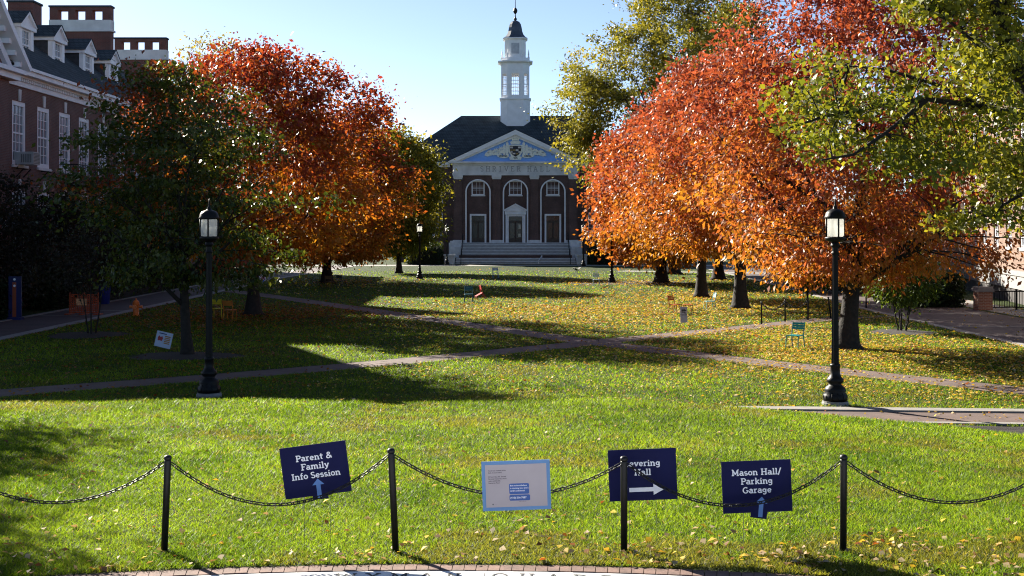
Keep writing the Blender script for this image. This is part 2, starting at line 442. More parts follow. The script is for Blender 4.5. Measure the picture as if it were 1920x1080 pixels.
# ------------------------------------------------------------------ slab serif stroke lettering
def arc(cx, cy, rx, ry, a0, a1, n=12):
    return [(cx + rx * math.cos(R(a0 + (a1 - a0) * k / n)), cy + ry * math.sin(R(a0 + (a1 - a0) * k / n))) for k in range(n + 1)]
def sf(x0, x1, y): return [(x0, y), (x1, y)]
GL = {
 ' ': (.34, []), '.': (.3, [sf(.1, .2, .06)]),
 'P': (.72, [[(.2, 0), (.2, 1)], [(.05, .94), (.42, .94)] + arc(.42, .71, .23, .23, 90, -90) + [(.2, .48)], sf(.04, .38, .06)]),
 'R': (.78, [[(.2, 0), (.2, 1)], [(.05, .94), (.42, .94)] + arc(.42, .72, .22, .22, 90, -90) + [(.2, .5)], [(.42, .5), (.66, .06)], sf(.04, .38, .06), sf(.58, .78, .06)]),
 'F': (.68, [[(.2, 0), (.2, 1)], [(.05, .94), (.64, .94), (.64, .78)], sf(.2, .52, .52), sf(.04, .4, .06)]),
 'E': (.7, [[(.2, 0), (.2, 1)], [(.05, .94), (.64, .94), (.64, .8)], sf(.2, .5, .52), [(.04, .06), (.66, .06), (.66, .22)]]),
 'L': (.66, [[(.2, 0), (.2, 1)], [(.04, .06), (.62, .06), (.62, .25)], sf(.04, .38, .94)]),
 'I': (.42, [[(.21, 0), (.21, 1)], sf(.04, .38, .06), sf(.04, .38, .94)]),
 'H': (.9, [[(.2, 0), (.2, 1)], [(.7, 0), (.7, 1)], sf(.2, .7, .5), sf(.04, .36, .06), sf(.04, .36, .94), sf(.54, .86, .06), sf(.54, .86, .94)]),
 'M': (1.02, [[(.2, 0), (.2, .94), (.51, .2), (.82, .94), (.82, 0)], sf(.04, .34, .06), sf(.06, .2, .94), sf(.82, .96, .94), sf(.68, .98, .06)]),
 'N': (.86, [[(.2, 0), (.2, .94), (.66, .06), (.66, 1)], sf(.06, .34, .06), sf(.54, .8, .94)]),
 'G': (.84, [arc(.43, .5, .32, .44, 45, 345, 18) + [(.74, .42)], sf(.5, .8, .42)]),
 'S': (.64, [arc(.32, .72, .21, .22, 30, 270) + arc(.32, .27, .23, .22, 90, -155)]),
 'V': (.8, [[(.12, .94), (.4, .05), (.68, .94)], sf(.0, .26, .94), sf(.54, .8, .94)]),
 'A': (.82, [[(.12, .04), (.41, .96), (.7, .04)], sf(.24, .58, .34), sf(.0, .26, .06), sf(.56, .82, .06)]),
 'W': (1.1, [[(.1, .94), (.32, .05), (.55, .85), (.78, .05), (1.0, .94)], sf(.0, .22, .94), sf(.88, 1.1, .94)]),
 'Y': (.8, [[(.12, .94), (.4, .48), (.68, .94)], [(.4, .48), (.4, 0)], sf(.0, .26, .94), sf(.54, .8, .94)]),
 'Q': (.9, [arc(.45, .5, .34, .44, 0, 360, 20), [(.45, .2), (.8, -.12)]]),
 'U': (.84, [[(.18, .96), (.18, .3)] + arc(.42, .3, .24, .26, 180, 360) + [(.66, .96)], sf(.04, .32, .94), sf(.52, .8, .94)]),
 'D': (.84, [[(.2, 0), (.2, 1)], [(.05, .94), (.38, .94)] + arc(.38, .5, .36, .44, 90, -90) + [(.05, .06)]]),
 'T': (.7, [[(.35, 0), (.35, .94)], [(.06, .78), (.06, .94), (.64, .94), (.64, .78)], sf(.2, .5, .06)]),
 'B': (.74, [[(.2, 0), (.2, 1)], [(.05, .94), (.4, .94)] + arc(.4, .74, .2, .2, 90, -90) + [(.2, .54)], [(.4, .54)] + arc(.4, .3, .24, .24, 90, -90) + [(.05, .06)]]),
 'O': (.88, [arc(.44, .5, .34, .44, 0, 360, 20)]), 'X': (.8, [[(.1, .06), (.7, .94)], [(.1, .94), (.7, .06)]]),
 'a': (.62, [[(.46, .05), (.46, .45)] + arc(.28, .45, .18, .19, 0, 150), [(.46, .38), (.28, .38)] + arc(.28, .22, .19, .16, 90, 270) + [(.46, .1)], sf(.46, .6, .06)]),
 'r': (.52, [[(.17, .0), (.17, .63)], sf(.03, .17, .62), [(.17, .4)] + arc(.36, .42, .19, .21, 170, 60), sf(.03, .36, .06)]),
 'e': (.6, [[(.1, .35), (.5, .35)] + arc(.3, .34, .2, .28, 5, 320, 16)]),
 'n': (.72, [[(.17, .0), (.17, .63)], sf(.03, .17, .62), arc(.35, .42, .18, .2, 180, 0) + [(.53, .0)], sf(.03, .29, .06), sf(.42, .68, .06)]),
 'm': (1.06, [[(.17, .0), (.17, .63)], sf(.03, .17, .62), arc(.34, .42, .17, .2, 180, 0) + [(.51, .0)], arc(.68, .42, .17, .2, 180, 0) + [(.85, 0)], sf(.03, .29, .06), sf(.42, .62, .06), sf(.76, 1.0, .06)]),
 't': (.48, [[(.2, .88), (.2, .22)] + arc(.32, .22, .12, .16, 180, 290), sf(.03, .42, .62)]),
 'i': (.36, [[(.18, .0), (.18, .63)], sf(.04, .18, .62), sf(.03, .34, .06), [(.18, .83), (.18, .96)]]),
 'l': (.36, [[(.18, .0), (.18, 1)], sf(.04, .18, .94), sf(.03, .34, .06)]),
 'y': (.64, [[(.12, .62), (.33, .06)], [(.54, .62), (.3, -.05), (.2, -.2), (.06, -.2)], sf(.01, .25, .62), sf(.42, .65, .62)]),
 'f': (.44, [[(.17, .0), (.17, .75)] + arc(.3, .75, .13, .2, 180, 60), sf(.03, .38, .62), sf(.03, .36, .06)]),
 'o': (.6, [arc(.3, .34, .21, .28, 0, 360, 16)]),
 's': (.52, [arc(.26, .48, .16, .14, 35, 270) + arc(.26, .2, .18, .14, 90, -155)]),
 'v': (.64, [[(.11, .62), (.32, .05), (.53, .62)], sf(.01, .24, .62), sf(.4, .63, .62)]),
 'g': (.64, [arc(.27, .38, .18, .23, 0, 360, 14), [(.47, .64), (.47, -.04)] + arc(.28, -.04, .19, .17, 0, -150)]),
 'k': (.66, [[(.17, .0), (.17, 1)], [(.17, .28), (.5, .6)], [(.28, .38), (.54, .06)], sf(.04, .17, .94), sf(.03, .3, .06), sf(.42, .66, .06), sf(.38, .6, .62)]),
 '&': (.84, [[(.76, .05), (.25, .62)] + arc(.37, .78, .15, .16, 200, -20) + [(.2, .4)] + arc(.32, .25, .22, .2, 130, 310) + [(.7, .45)]]),
 '/': (.46, [[(.06, -.1), (.4, 1.05)]]),
}
def text_w(s): return sum(GL[c][0] for c in s)
def strokes(mb, s, h, place, w=.15, x0=None, raise_=.0012, sx=1.0):
    """s drawn with cap height h, centred on u=0; place(u, v, d) gives the point"""
    x = -text_w(s) / 2 if x0 is None else x0
    for c in s:
        adv, polys = GL[c]
        parts = []
        for pl in polys:
            cur = [pl[0]]
            for k in range(1, len(pl)):
                cur.append(pl[k])
                if k < len(pl) - 1:
                    a = math.atan2(pl[k][1] - pl[k - 1][1], pl[k][0] - pl[k - 1][0]); b = math.atan2(pl[k + 1][1] - pl[k][1], pl[k + 1][0] - pl[k][0])
                    if abs((b - a + math.pi) % (2 * math.pi) - math.pi) > R(42): parts.append(cur); cur = [pl[k]]
            parts.append(cur)
        for pl in parts:
            P = np.array(pl, float); P[:, 0] += x
            d = np.gradient(P, axis=0); d /= np.maximum(np.linalg.norm(d, axis=1)[:, None], 1e-6)
            if len(P) > 2 and np.allclose(P[0], P[-1]):
                t = P[1] - P[-2]; t /= np.linalg.norm(t); d[0] = d[-1] = t
            n = np.stack([-d[:, 1], d[:, 0]], 1) * w / 2
            vs = []; fs = []
            for k in range(len(P)):
                a, b, cc = P[k] + n[k], P[k], P[k] - n[k]
                vs += [place(a[0] * h * sx, a[1] * h, 0), place(b[0] * h * sx, b[1] * h, raise_), place(cc[0] * h * sx, cc[1] * h, 0)]
                if k:
                    i = 3 * k
                    fs += [(i - 3, i, i + 1, i - 2), (i - 2, i + 1, i + 2, i - 1)]
            mb.add(vs, fs)
        x += adv
    return mb

def inscription():
    txt = 'WYMAN QUADRANGLE'
    xs = {}
    a = math.asin((-1.44 - AX) / AR)
    mb = MB()
    for ch in txt:
        if ch == ' ':
            a += .175 / AR; continue
        ca, sa = math.cos(a), math.sin(a)
        rr = AR - .185 - .075 - .17
        def place(u, v, d, ca=ca, sa=sa):
            r = rr + v
            return (AC[0] + r * sa + u * ca, AC[1] + r * ca - u * sa, TZ + .004 + d)
        strokes(mb, ch, .17, place, .11)
        a += .235 / AR
    mb.build('inscription', M['letter'], TERR)
inscription()

# ------------------------------------------------------------------ walls with openings, windows
def wall_open(mb, u0, u1, w0, w1, ops, depth=.2):
    """front face of a wall in the local XZ plane (y = 0, outside is -y) with openings and reveals"""
    us = sorted({u0, u1, *[o[0] for o in ops], *[o[1] for o in ops]}); ws = sorted({w0, w1, *[o[2] for o in ops], *[o[3] for o in ops]})
    for a, b in zip(us[:-1], us[1:]):
        for c, d in zip(ws[:-1], ws[1:]):
            if any(o[0] <= a and b <= o[1] and o[2] <= c and d <= o[3] for o in ops): continue
            mb.quad((a, 0, c), (b, 0, c), (b, 0, d), (a, 0, d))
    for a, b, c, d in ops:
        mb.quad((a, 0, c), (a, depth, c), (a, depth, d), (a, 0, d)[:3]); mb.quad((b, 0, c), (b, 0, d), (b, depth, d), (b, depth, c))
        mb.quad((a, 0, d), (a, depth, d), (b, depth, d), (b, 0, d)); mb.quad((a, 0, c), (b, 0, c), (b, depth, c), (a, depth, c))

def window(T, parent, u, w0, w1, width, nx=3, ny=6, d=.12, fr=.09, glass='glass', sill=True, jamb=True):
    """sash window: frame with glazing bars > pane, sill; recessed by d behind the wall face"""
    mb = MB(T); a, b = u - width / 2, u + width / 2
    y0, y1 = d - .06, d + .02
    mb.box(a, a + fr, y0, y1, w0, w1); mb.box(b - fr, b, y0, y1, w0, w1)
    mb.box(a + fr, b - fr, y0, y1, w1 - fr, w1); mb.box(a + fr, b - fr, y0, y1, w0, w0 + fr)
    mid = (w0 + w1) / 2
    mb.box(a + fr, b - fr, y0 + .015, y1, mid - .04, mid + .04)
    for k in range(1, nx):
        x = a + fr + (width - 2 * fr) * k / nx; mb.box(x - .016, x + .016, y0 + .03, y1 - .01, w0 + fr, w1 - fr)
    for k in range(1, ny):
        z = w0 + fr + (w1 - w0 - 2 * fr) * k / ny
        if abs(z - mid) > .1: mb.box(a + fr, b - fr, y0 + .033, y1 - .013, z - .016, z + .016)
    o = mb.build('window', M['white'], parent)
    g = MB(T); g.quad((a + fr * .5, y1 - .004, w0 + fr * .5), (b - fr * .5, y1 - .004, w0 + fr * .5), (b - fr * .5, y1 - .004, w1 - fr * .5), (a + fr * .5, y1 - .004, w1 - fr * .5))
    g.build('pane', M[glass], o)
    if sill:
        s = MB(T); s.box(a - .08, b + .08, -.1, d - .06, w0 - .13, w0 - .002); s.build('sill', M['stone'], o)
    return o

# ------------------------------------------------------------------ the hall at the end of the quad
def hall():
    cx, Yf = .40, 147.0                       # centre line, face of the portico wall
    root = thing('brick_hall', 'brick hall with white cupola, blue pediment and wide front steps', 'hall', (cx, Yf, 0))
    T = Matrix.Identity(4)
    ZP = 2.33                                 # platform
    def part(mb, name, m, p=None, smooth=False): return mb.build(name, m, p or root, smooth)
    HW = 7.15
    # portico wall with three arched recesses: built as wall + recess backs
    AXS = (-4.3, 0.0, 4.3); AW = 1.32; spring = 8.15; ztop = 10.05
    mb = MB()
    def archpts(c, r, zs, n=14): return [(c + r * math.cos(math.pi * k / n), zs + r * math.sin(math.pi * k / n)) for k in range(n + 1)]
    xs = [-HW] + [v for c in AXS for v in (c - AW, c + AW)] + [HW]
    for k in range(0, 8, 2):
        mb.quad((xs[k], 0, 0), (xs[k + 1], 0, 0), (xs[k + 1], 0, ztop), (xs[k], 0, ztop))
    for c in AXS:
        pts = archpts(c, AW, spring)
        for p, q in zip(pts[:-1], pts[1:]):
            mb.quad((p[0], 0, p[1]), (p[0], 0, ztop), (q[0], 0, ztop), (q[0], 0, q[1]))
            mb.quad((p[0], 0, p[1]), (q[0], 0, q[1]), (q[0], .3, q[1]), (p[0], .3, p[1]))
        mb.quad((c - AW, 0, ZP), (c - AW, .3, ZP), (c - AW, .3, spring), (c - AW, 0, spring)); mb.quad((c + AW, 0, ZP), (c + AW, 0, spring), (c + AW, .3, spring), (c + AW, .3, ZP))
        mb.quad((c - AW - .01, .3, ZP), (c + AW + .01, .3, ZP), (c + AW + .01, .3, spring + AW + .05), (c - AW - .01, .3, spring + AW + .05))
        mb.quad((c - AW, 0, 0), (c + AW, 0, 0), (c + AW, 0, ZP), (c - AW, 0, ZP))
    for sx in (-1, 1): mb.quad((sx * HW, 0, 0), (sx * HW, 3, 0), (sx * HW, 3, ztop), (sx * HW, 0, ztop))
    # main block behind
    WX = 14.0; WZ = 11.35
    mb.quad((-WX, 2.5, 0), (-HW, 2.5, 0), (-HW, 2.5, WZ), (-WX, 2.5, WZ)); mb.quad((HW, 2.5, 0), (WX, 2.5, 0), (WX, 2.5, WZ), (HW, 2.5, WZ))
    for sx in (-1, 1): mb.quad((sx * WX, 2.5, 0), (sx * WX, 17.2, 0), (sx * WX, 17.2, WZ), (sx * WX, 2.5, WZ))
    mb.quad((-WX, 17.2, 0), (WX, 17.2, 0), (WX, 17.2, WZ), (-WX, 17.2, WZ))
    part(mb, 'wall', M['brick'])
    # pilasters
    for x in (-6.6, -2.17, 2.17, 6.6):
        p = MB(); p.box(x - .45, x + .45, -.14, -.002, ZP, 9.6); o = part(p, 'pilaster', M['brick'])
        c = MB(); c.box(x - .5, x + .5, -.2, -.004, 9.6, 9.78); c.box(x - .56, x + .56, -.26, -.006, 9.78, 10.048); c.build('capital', M['stone'], o)
        b = MB(); b.box(x - .52, x + .52, -.2, -.003, ZP, ZP + .3); b.build('base', M['stone'], o)
    # arch trims
    for c in AXS:
        t = MB(); r0, r1 = AW - .02, AW + .14
        o_ = [(c - r1, ZP)] + [(x, z) for x, z in reversed(archpts(c, r1, spring, 18))] + [(c + r1, ZP)]
        i_ = [(c - r0, ZP)] + [(x, z) for x, z in reversed(archpts(c, r0, spring, 18))] + [(c + r0, ZP)]
        for k in range(len(o_) - 1):
            a, b, d, e = o_[k], o_[k + 1], i_[k + 1], i_[k]
            t.quad((a[0], -.08, a[1]), (e[0], -.08, e[1]), (d[0], -.08, d[1]), (b[0], -.08, b[1]))
            t.quad((a[0], -.08, a[1]), (b[0], -.08, b[1]), (b[0], 0, b[1]), (a[0], 0, a[1])); t.quad((e[0], -.08, e[1]), (e[0], .05, e[1]), (d[0], .05, d[1]), (d[0], -.08, d[1]))
        part(t, 'arch_trim', M['white'])
    for a, b in ((-7.2, -5.66), (-2.94, -1.36), (1.36, 2.94), (5.66, 7.2)):
        pb = MB(); pb.box(a, b, -.06, -.001, ZP, ZP + .28); part(pb, 'plinth', M['stone'])
    Tw = Matrix.Translation((0, .3, 0))
    for c in AXS: window(Tw, root, c, 7.78, 9.42, 1.5, 3, 3, d=.0, fr=.13, glass='glass', sill=True)
    # doors
    for c in AXS:
        fr = MB(); w = .95 if c else .98; h = 5.62 if c else 5.55
        y0 = .1
        fr.box(c - w, c - w + .2, y0, .298, ZP, h); fr.box(c + w - .2, c + w, y0, .298, ZP, h); fr.box(c - w + .2, c + w - .2, y0, .298, h - .2, h)
        o = part(fr, 'door', M['white'])
        lf = MB()
        for s in (-1, 1):
            lf.box(c + min(.02 * s, (w - .22) * s), c + max(.02 * s, (w - .22) * s), .2, .27, ZP + .02, 4.72)
        lf.box(c - w + .2, c + w - .2, .19, .275, 4.72, 4.86)
        lf.build('door_leaf', mat('dark door', (.02, .012, .012), .35), o)
        gl = MB()
        for s in (-1, 1):
            a, b = sorted((.12 * s, (w - .32) * s)); gl.quad((c + a, .193, ZP + .5), (c + b, .193, ZP + .5), (c + b, .193, 4.55), (c + a, .193, 4.55))
        gl.quad((c - w + .2, .21, 4.86), (c + w - .2, .21, 4.86), (c + w - .2, .21, h - .2), (c - w + .2, .21, h - .2))
        gl.build('pane', M['glass'], o)
        if c == 0:
            lt = MB(); lt.box(-.7, .7, .17, .19, 4.92, 4.99)
            d = MB()
            d.box(-1.14, -.981, .0, .29, ZP, 5.55); d.box(.981, 1.14, .0, .29, ZP, 5.55)
            d.box(-1.22, 1.22, -.06, .29, 5.552, 5.95); d.box(-1.34, 1.34, -.16, .29, 5.952, 6.06)
            d.prism([(-1.34, 6.062), (1.34, 6.062), (0, 6.72)], 1, -.1, .285)
            d.prism([(-1.42, 6.062), (-1.18, 6.062), (0, 6.66), (0, 6.82)], 1, -.2, -.102); d.prism([(1.42, 6.062), (0, 6.82), (0, 6.66), (1.18, 6.062)], 1, -.2, -.102)
            d.build('door_surround', M['white'], o)
            pm = mat('paper notice', (.45, .4, .3), .8)
            for q in ((.3, .62, .18, .19, 3.0, 3.35), (.35, .6, .18, .19, 3.9, 4.4)): n = MB(); n.box(*q); n.build('notice', pm, o)
    # entablature with the carved name
    e = MB(); e.box(-7.25, 7.25, -.2, 2.49, 10.05, 10.32); e.box(-7.2, 7.2, -.16, 2.49, 10.322, 11.25); e.box(-7.35, 7.35, -.32, 2.49, 11.252, 11.42); e.box(-7.6, 7.6, -.55, 2.49, 11.422, 11.62)
    eo = part(e, 'entablature', M['stone'])
    tx = MB(); xx = -3.85
    for ch in 'SHRIVER HALL':
        if ch != ' ':
            strokes(tx, ch, .62, lambda u, v, d, xx=xx: (xx + u, -.166 - d, 10.48 + v), .12, raise_=.004)
        xx += .70 if ch != ' ' else .55
    tx.build('lettering', mat('carved letters', (.30, .30, .30), .8), eo)
    # pediment
    pd = MB()
    z0, zA = 11.622, 15.25
    for s in (-1, 1):
        pd.prism([(s * 7.75, z0), (s * 6.75, z0), (0, zA - .55), (0, zA)] if s < 0 else [(7.75, z0), (0, zA), (0, zA - .55), (6.75, z0)], 1, -.55, -.05)
        pd.prism([(s * 6.9, z0 + .02), (s * 6.35, z0 + .02), (0, zA - .84), (0, zA - .56)] if s < 0 else [(6.9, z0 + .02), (0, zA - .56), (0, zA - .84), (6.35, z0 + .02)], 1, -.3, -.05)
    po = part(pd, 'pediment', M['white'])
    ty = MB(); ty.prism([(-7.2, z0), (7.2, z0), (0, zA - .3)], 1, -.045, .3); ty.build('tympanum', M['tympanum'], po)
    cr = MB()
    def blob(pts, y=-.16, yb=-.046): cr.prism(pts, 1, y, yb)
    def leafset(cx_, cz, rad, n, a0, a1, ln, wd):
        for k in range(n):
            a = R(a0 + (a1 - a0) * k / max(1, n - 1)); ca, sa = math.cos(a), math.sin(a)
            p0 = (cx_ + rad * ca, cz + rad * sa); p1 = (p0[0] + ln * ca, p0[1] + ln * sa); n_ = (-sa * wd, ca * wd); mid = ((p0[0] * .45 + p1[0] * .55), (p0[1] * .45 + p1[1] * .55))
            blob([p0, (mid[0] - n_[0], mid[1] - n_[1]), p1, (mid[0] + n_[0], mid[1] + n_[1])], -.14 - .012 * (k % 3), -.046)
    for s in (-1, 1):                             # scrolls and acanthus either side of the shield
        for (x, z, rr, ln) in ((2.85, 12.5, .12, .42), (2.2, 12.55, .16, .5), (1.55, 12.75, .14, .55), (3.2, 12.4, .08, .28)):
            leafset(s * x, z, rr, 9, -10, 190, ln, .11)
            blob([(s * x + .22 * math.cos(t * .7854), z + .2 * math.sin(t * .7854)) for t in range(8)], -.18)
        for x in (.95, 1.28):
            blob([(s * x - .13, 12.4), (s * x + .13, 12.4), (s * x + .15, 13.75 - (x - .95)), (s * x, 13.95 - (x - .95)), (s * x - .15, 13.75 - (x - .95))], -.19)
        rib = [(s * (.75 + .34 * k), 12.32 - .16 * math.sin(k * .9)) for k in range(5)]
        for p, q in zip(rib[:-1], rib[1:]): blob([(p[0], p[1] - .16), (q[0], q[1] - .16), (q[0], q[1] + .16), (p[0], p[1] + .16)], -.205)
    blob([(-.75, 12.16), (-.6, 11.8), (.6, 11.8), (.75, 12.16), (.4, 12.25), (-.4, 12.25)], -.21)
    blob([(-.82, 13.55), (.82, 13.55), (.8, 12.75), (.5, 12.25), (0, 11.98), (-.5, 12.25), (-.8, 12.75)], -.2)
    blob([(-.5, 13.6), (.5, 13.6), (.62, 13.85), (.4, 14.02), (-.4, 14.02), (-.62, 13.85)], -.2); blob([(-.4, 14.05), (.4, 14.05), (.5, 14.3), (.22, 14.28), (0, 14.55), (-.22, 14.28), (-.5, 14.3)], -.18)
    co = cr.build('coat_of_arms', M['crest'], po)
    sh = MB(); sh.prism([(-.66, 13.42), (.66, 13.42), (.62, 12.8), (.38, 12.42), (0, 12.18), (-.38, 12.42), (-.62, 12.8)], 1, -.235, -.205)
    sh.box(-.66, .66, -.24, -.236, 13.05, 13.42)
    sh.build('shield', mat('dark shield', (.012, .012, .02), .5), co)
    q = MB()
    for x in (-.45, .45): q.box(x - .16, x + .16, -.25, -.241, 13.14, 13.34)
    for x0, x1, za, zb in ((.02, .34, 12.82, 13.02), (.34, .6, 12.64, 12.82), (-.34, -.02, 12.46, 12.62), (-.56, -.34, 12.64, 12.8)): q.box(x0, x1, -.25, -.237, za, zb)
    q.build('shield_charge', mat('pale shield quarters', (.6, .55, .52), .6), co)
    q = MB()
    for x0, x1, za, zb in ((-.3, -.02, 12.82, 13.02), (.04, .3, 12.45, 12.62), (-.58, -.34, 12.84, 13.0)): q.box(x0, x1, -.25, -.237, za, zb)
    q.build('shield_charge', mat('gold shield quarters', (.25, .17, .05), .6), co)
    ml = MB()
    for txt, xc, zc in (('VERITAS', -1.42, 12.15), ('VOS', 0, 11.93), ('LIBERA', 1.42, 12.15)):
        strokes(ml, txt, .2, lambda u, v, d, xc=xc, zc=zc: (xc + u, -.222 - d, zc + v), .2, raise_=.003)
    ml.build('motto', mat('dark motto letters', (.06, .07, .06), .8), co)
    # roofs
    rf = MB()
    e0 = 11.7; ridge = 17.75; ym = 9.7; hx = 6.6
    A_, B_, C_, D_ = (-14.5, 1.9, e0), (14.5, 1.9, e0), (14.5, 17.5, e0), (-14.5, 17.5, e0); E_, F_ = (-hx, ym, ridge), (hx, ym, ridge)
    rf.poly([A_, B_, F_, E_]); rf.poly([B_, C_, F_]); rf.poly([C_, D_, E_, F_]); rf.poly([D_, A_, E_])
    for s in (-1, 1):
        rf.quad((s * 7.8, -.58, z0 + .03), (0, -.58, zA + .06), (0, 8.5, zA + .06), (s * 7.8, 8.5, z0 + .03))
    part(rf, 'roof', M['slate'])
    for a, b in ((-14.4, -7.62), (7.62, 14.4)):
        cn = MB(); cn.box(a, b, 2.0, 2.5, 11.36, 11.69); cn.box(a + .15, b - .0, 2.25, 2.499, 11.1, 11.358); part(cn, 'cornice', M['white'])
    # side windows of the wings
    Tw = Matrix.Translation((0, 2.5, 0))
    for x in (-9.2, -12, 9.2, 12):
        window(Tw, root, x, 7.0, 9.4, 1.4, 3, 6, d=.0, glass='glass'); window(Tw, root, x, 3.2, 5.8, 1.4, 3, 6, d=.0, glass='glass')
    # steps
    st = MB()
    n1, n2 = 4, 10; zl = .68
    rs = MB(); h1, h2 = zl / n1, (ZP - zl) / n2
    for k in range(n1):
        st.box(-6.6, 6.6, -6.66 + .3 * k, -6.3 + .3 * k, h1 * (k + 1) - .075, h1 * (k + 1)); rs.box(-6.59, 6.59, -6.58 + .3 * k, -5.41, h1 * k + .001, h1 * (k + 1) - .076)
    for k in range(n2):
        st.box(-6.2, 6.2, -4.16 + .3 * k, -3.8 + .3 * k, zl + h2 * (k + 1) - .075, zl + h2 * (k + 1)); rs.box(-6.19, 6.19, -4.08 + .3 * k, -1.11, zl + h2 * k + .001, zl + h2 * (k + 1) - .076)
    st.box(-7.6, 7.6, -1.098, -.001, 0, ZP - .002)
    so = part(st, 'steps', M['steps'])
    rs.build('risers', mat('shade-toned risers', (.26, .27, .275), .85, noise=(3, .25)), so)  # riser shade put into a darker colour so the steps read as lines
    ld = MB(); ld.box(-6.9, 6.9, -5.398, -4.11, 0, zl - .01); ld.build('landing', M['path'], so)
    rb = MB(); rb.box(-6.3, 6.3, -4.24, -4.165, zl - .02, zl + .3); rb.build('riser_band', M['brick'], so)
    for s in (-1, 1):
        ck = MB()
        def bx(a, b, *r): ck.box(min(s * a, s * b), max(s * a, s * b), *r)
        bx(6.21, 7.3, -4.0, -1.1, 0, 1.9); bx(6.15, 7.4, -2.6, -1.101, 1.902, 2.55); bx(6.7, 7.8, -6.7, -4.05, 0, .95); bx(6.6, 7.9, -6.8, -5.2, .952, 1.1)
        ck.build('cheek_wall', M['steps'], so)
        hr = MB(); x = s * 6.0
        hr.tube([(x, -6.7, 0), (x, -6.7, 1.0), (x, -5.3, 1.65), (x, -4.1, 1.65), (x, -1.2, 3.25), (x, -.4, 3.25), (x, -.4, ZP)], .035, 6)
        for yy, zb in ((-5.3, zl), (-4.1, zl), (-2.6, 1.5), (-1.2, ZP)): hr.tube([(x, yy, zb), (x, yy, zb + .95)], .03, 6)
        hr.build('handrail', M['black'], so)
    hr = MB(); hr.tube([(2.5, -6.75, .05), (2.5, -6.75, .45), (2.9, -5.5, .95), (2.9, -5.5, zl)], .05, 6); hr.build('handrail', mat('sunlit steel rail', (.7, .7, .7), .3, metal=.3), so)  # sunlight on this rail put into its pale colour
    # ---------------- cupola: a square with cut corners, three stages and a bell dome
    yc = 9.7
    def oct_(h, c): return [(-h + c, -h), (h - c, -h), (h, -h + c), (h, h - c), (h - c, h), (-h + c, h), (-h, h - c), (-h, -h + c)]
    def stage(mb, h0, c0, za, zb, h1=None, c1=None):
        a = oct_(h0, c0); b = oct_(h1 or h0, c1 or c0)
        vs = [(x, yc + y, za) for x, y in a] + [(x, yc + y, zb) for x, y in b]
        mb.add(vs, [tuple(range(7, -1, -1)), tuple(range(8, 16))] + [(k, (k + 1) % 8, 8 + (k + 1) % 8, 8 + k) for k in range(8)])
    cup = MB(); stage(cup, 1.80, .8, 14.5, 19.6); stage(cup, 1.92, .85, 19.602, 19.8)
    cu = part(cup, 'cupola', M['white'])
    # window stage: piers, base and head so that the sky shows through the glazing
    H = 1.72; c = .76
    ws = MB()
    corners = oct_(H, c); inner = oct_(H - .16, c - .07)
    zs0, zs1, zs2, zs3 = 19.802, 20.15, 22.75, 23.9
    for za, zb in ((zs0, zs1), (zs2, zs3)):
        for k in range(8):
            p, q, r_, s_ = corners[k], corners[(k + 1) % 8], inner[(k + 1) % 8], inner[k]
            v = [(a[0], yc + a[1], z) for z in (za, zb) for a in (p, q, r_, s_)]
            ws.add(v, [(0, 1, 5, 4), (2, 3, 7, 6), (4, 5, 6, 7), (3, 2, 1, 0)])
    for k in range(8):
        p, q, r_, s_ = [Vector(x) for x in (corners[k], corners[(k + 1) % 8], inner[(k + 1) % 8], inner[k])]
        fw = .26 if k % 2 == 0 else .17
        for t0, t1 in ((0, fw), (1 - fw, 1)):
            v = []
            for z in (zs1, zs2):
                for a, b, t in ((p, q, t0), (p, q, t1), (s_, r_, t1), (s_, r_, t0)):
                    m_ = a.lerp(b, t); v.append((m_[0], yc + m_[1], z))
            ws.add(v, [(0, 1, 5, 4), (1, 2, 6, 5), (2, 3, 7, 6), (3, 0, 4, 7)])
    so_ = ws.build('lantern_stage', M['white'], cu)
    for k in range(8):
        p, q = Vector(corners[k]), Vector(corners[(k + 1) % 8]); fw = .26 if k % 2 == 0 else .17
        a, b = p.lerp(q, fw), p.lerp(q, 1 - fw); ins = Vector((-p[0] - q[0], -p[1] - q[1])).normalized() * .1; a += ins; b += ins
        gb = MB(); nb = 4 if k % 2 == 0 else 3
        for i in range(nb + 1):
            m_ = a.lerp(b, i / nb); gb.tube([(m_[0], yc + m_[1], zs1), (m_[0], yc + m_[1], zs2)], .022, 4)
        for i in range(7):
            z = zs1 + (zs2 - zs1) * i / 6; gb.tube([(a[0], yc + a[1], z), (b[0], yc + b[1], z)], .022 if i != 3 else .04, 4)
        gb.build('window_bars', M['white'], cu)
    tp = MB(); stage(tp, 1.78, .78, 23.902, 24.0); stage(tp, 1.8, .78, 24.002, 24.15, 2.1, .9); stage(tp, 2.1, .9, 24.152, 24.32); stage(tp, 1.75, .76, 24.322, 24.7)
    stage(tp, 1.27, .55, 24.702, 26.9); stage(tp, 1.3, .55, 26.902, 27.05, 1.5, .62); stage(tp, 1.5, .62, 27.052, 27.16)
    tp.build('upper_stage', M['white'], cu)
    lv = MB()
    lv.box(-.48, .48, yc - 1.285, yc - 1.272, 25.2, 26.5)
    for s in (-1, 1): lv.box(min(s * 1.272, s * 1.285), max(s * 1.272, s * 1.285), yc - .48, yc + .48, 25.2, 26.5)
    lv.build('louvre', mat('grey louvre', (.38, .40, .44), .6), cu)
    for k, (x, y) in enumerate(oct_(1.62, .7)):
        ob = MB(); ob.lathe([(.12, 24.7), (.12, 24.85), (.07, 24.9), (.10, 25.1), (.05, 25.5), (.01, 25.75)], x, yc + y, 8); ob.build('finial', M['white'], cu)
    dm = MB(); prev = None
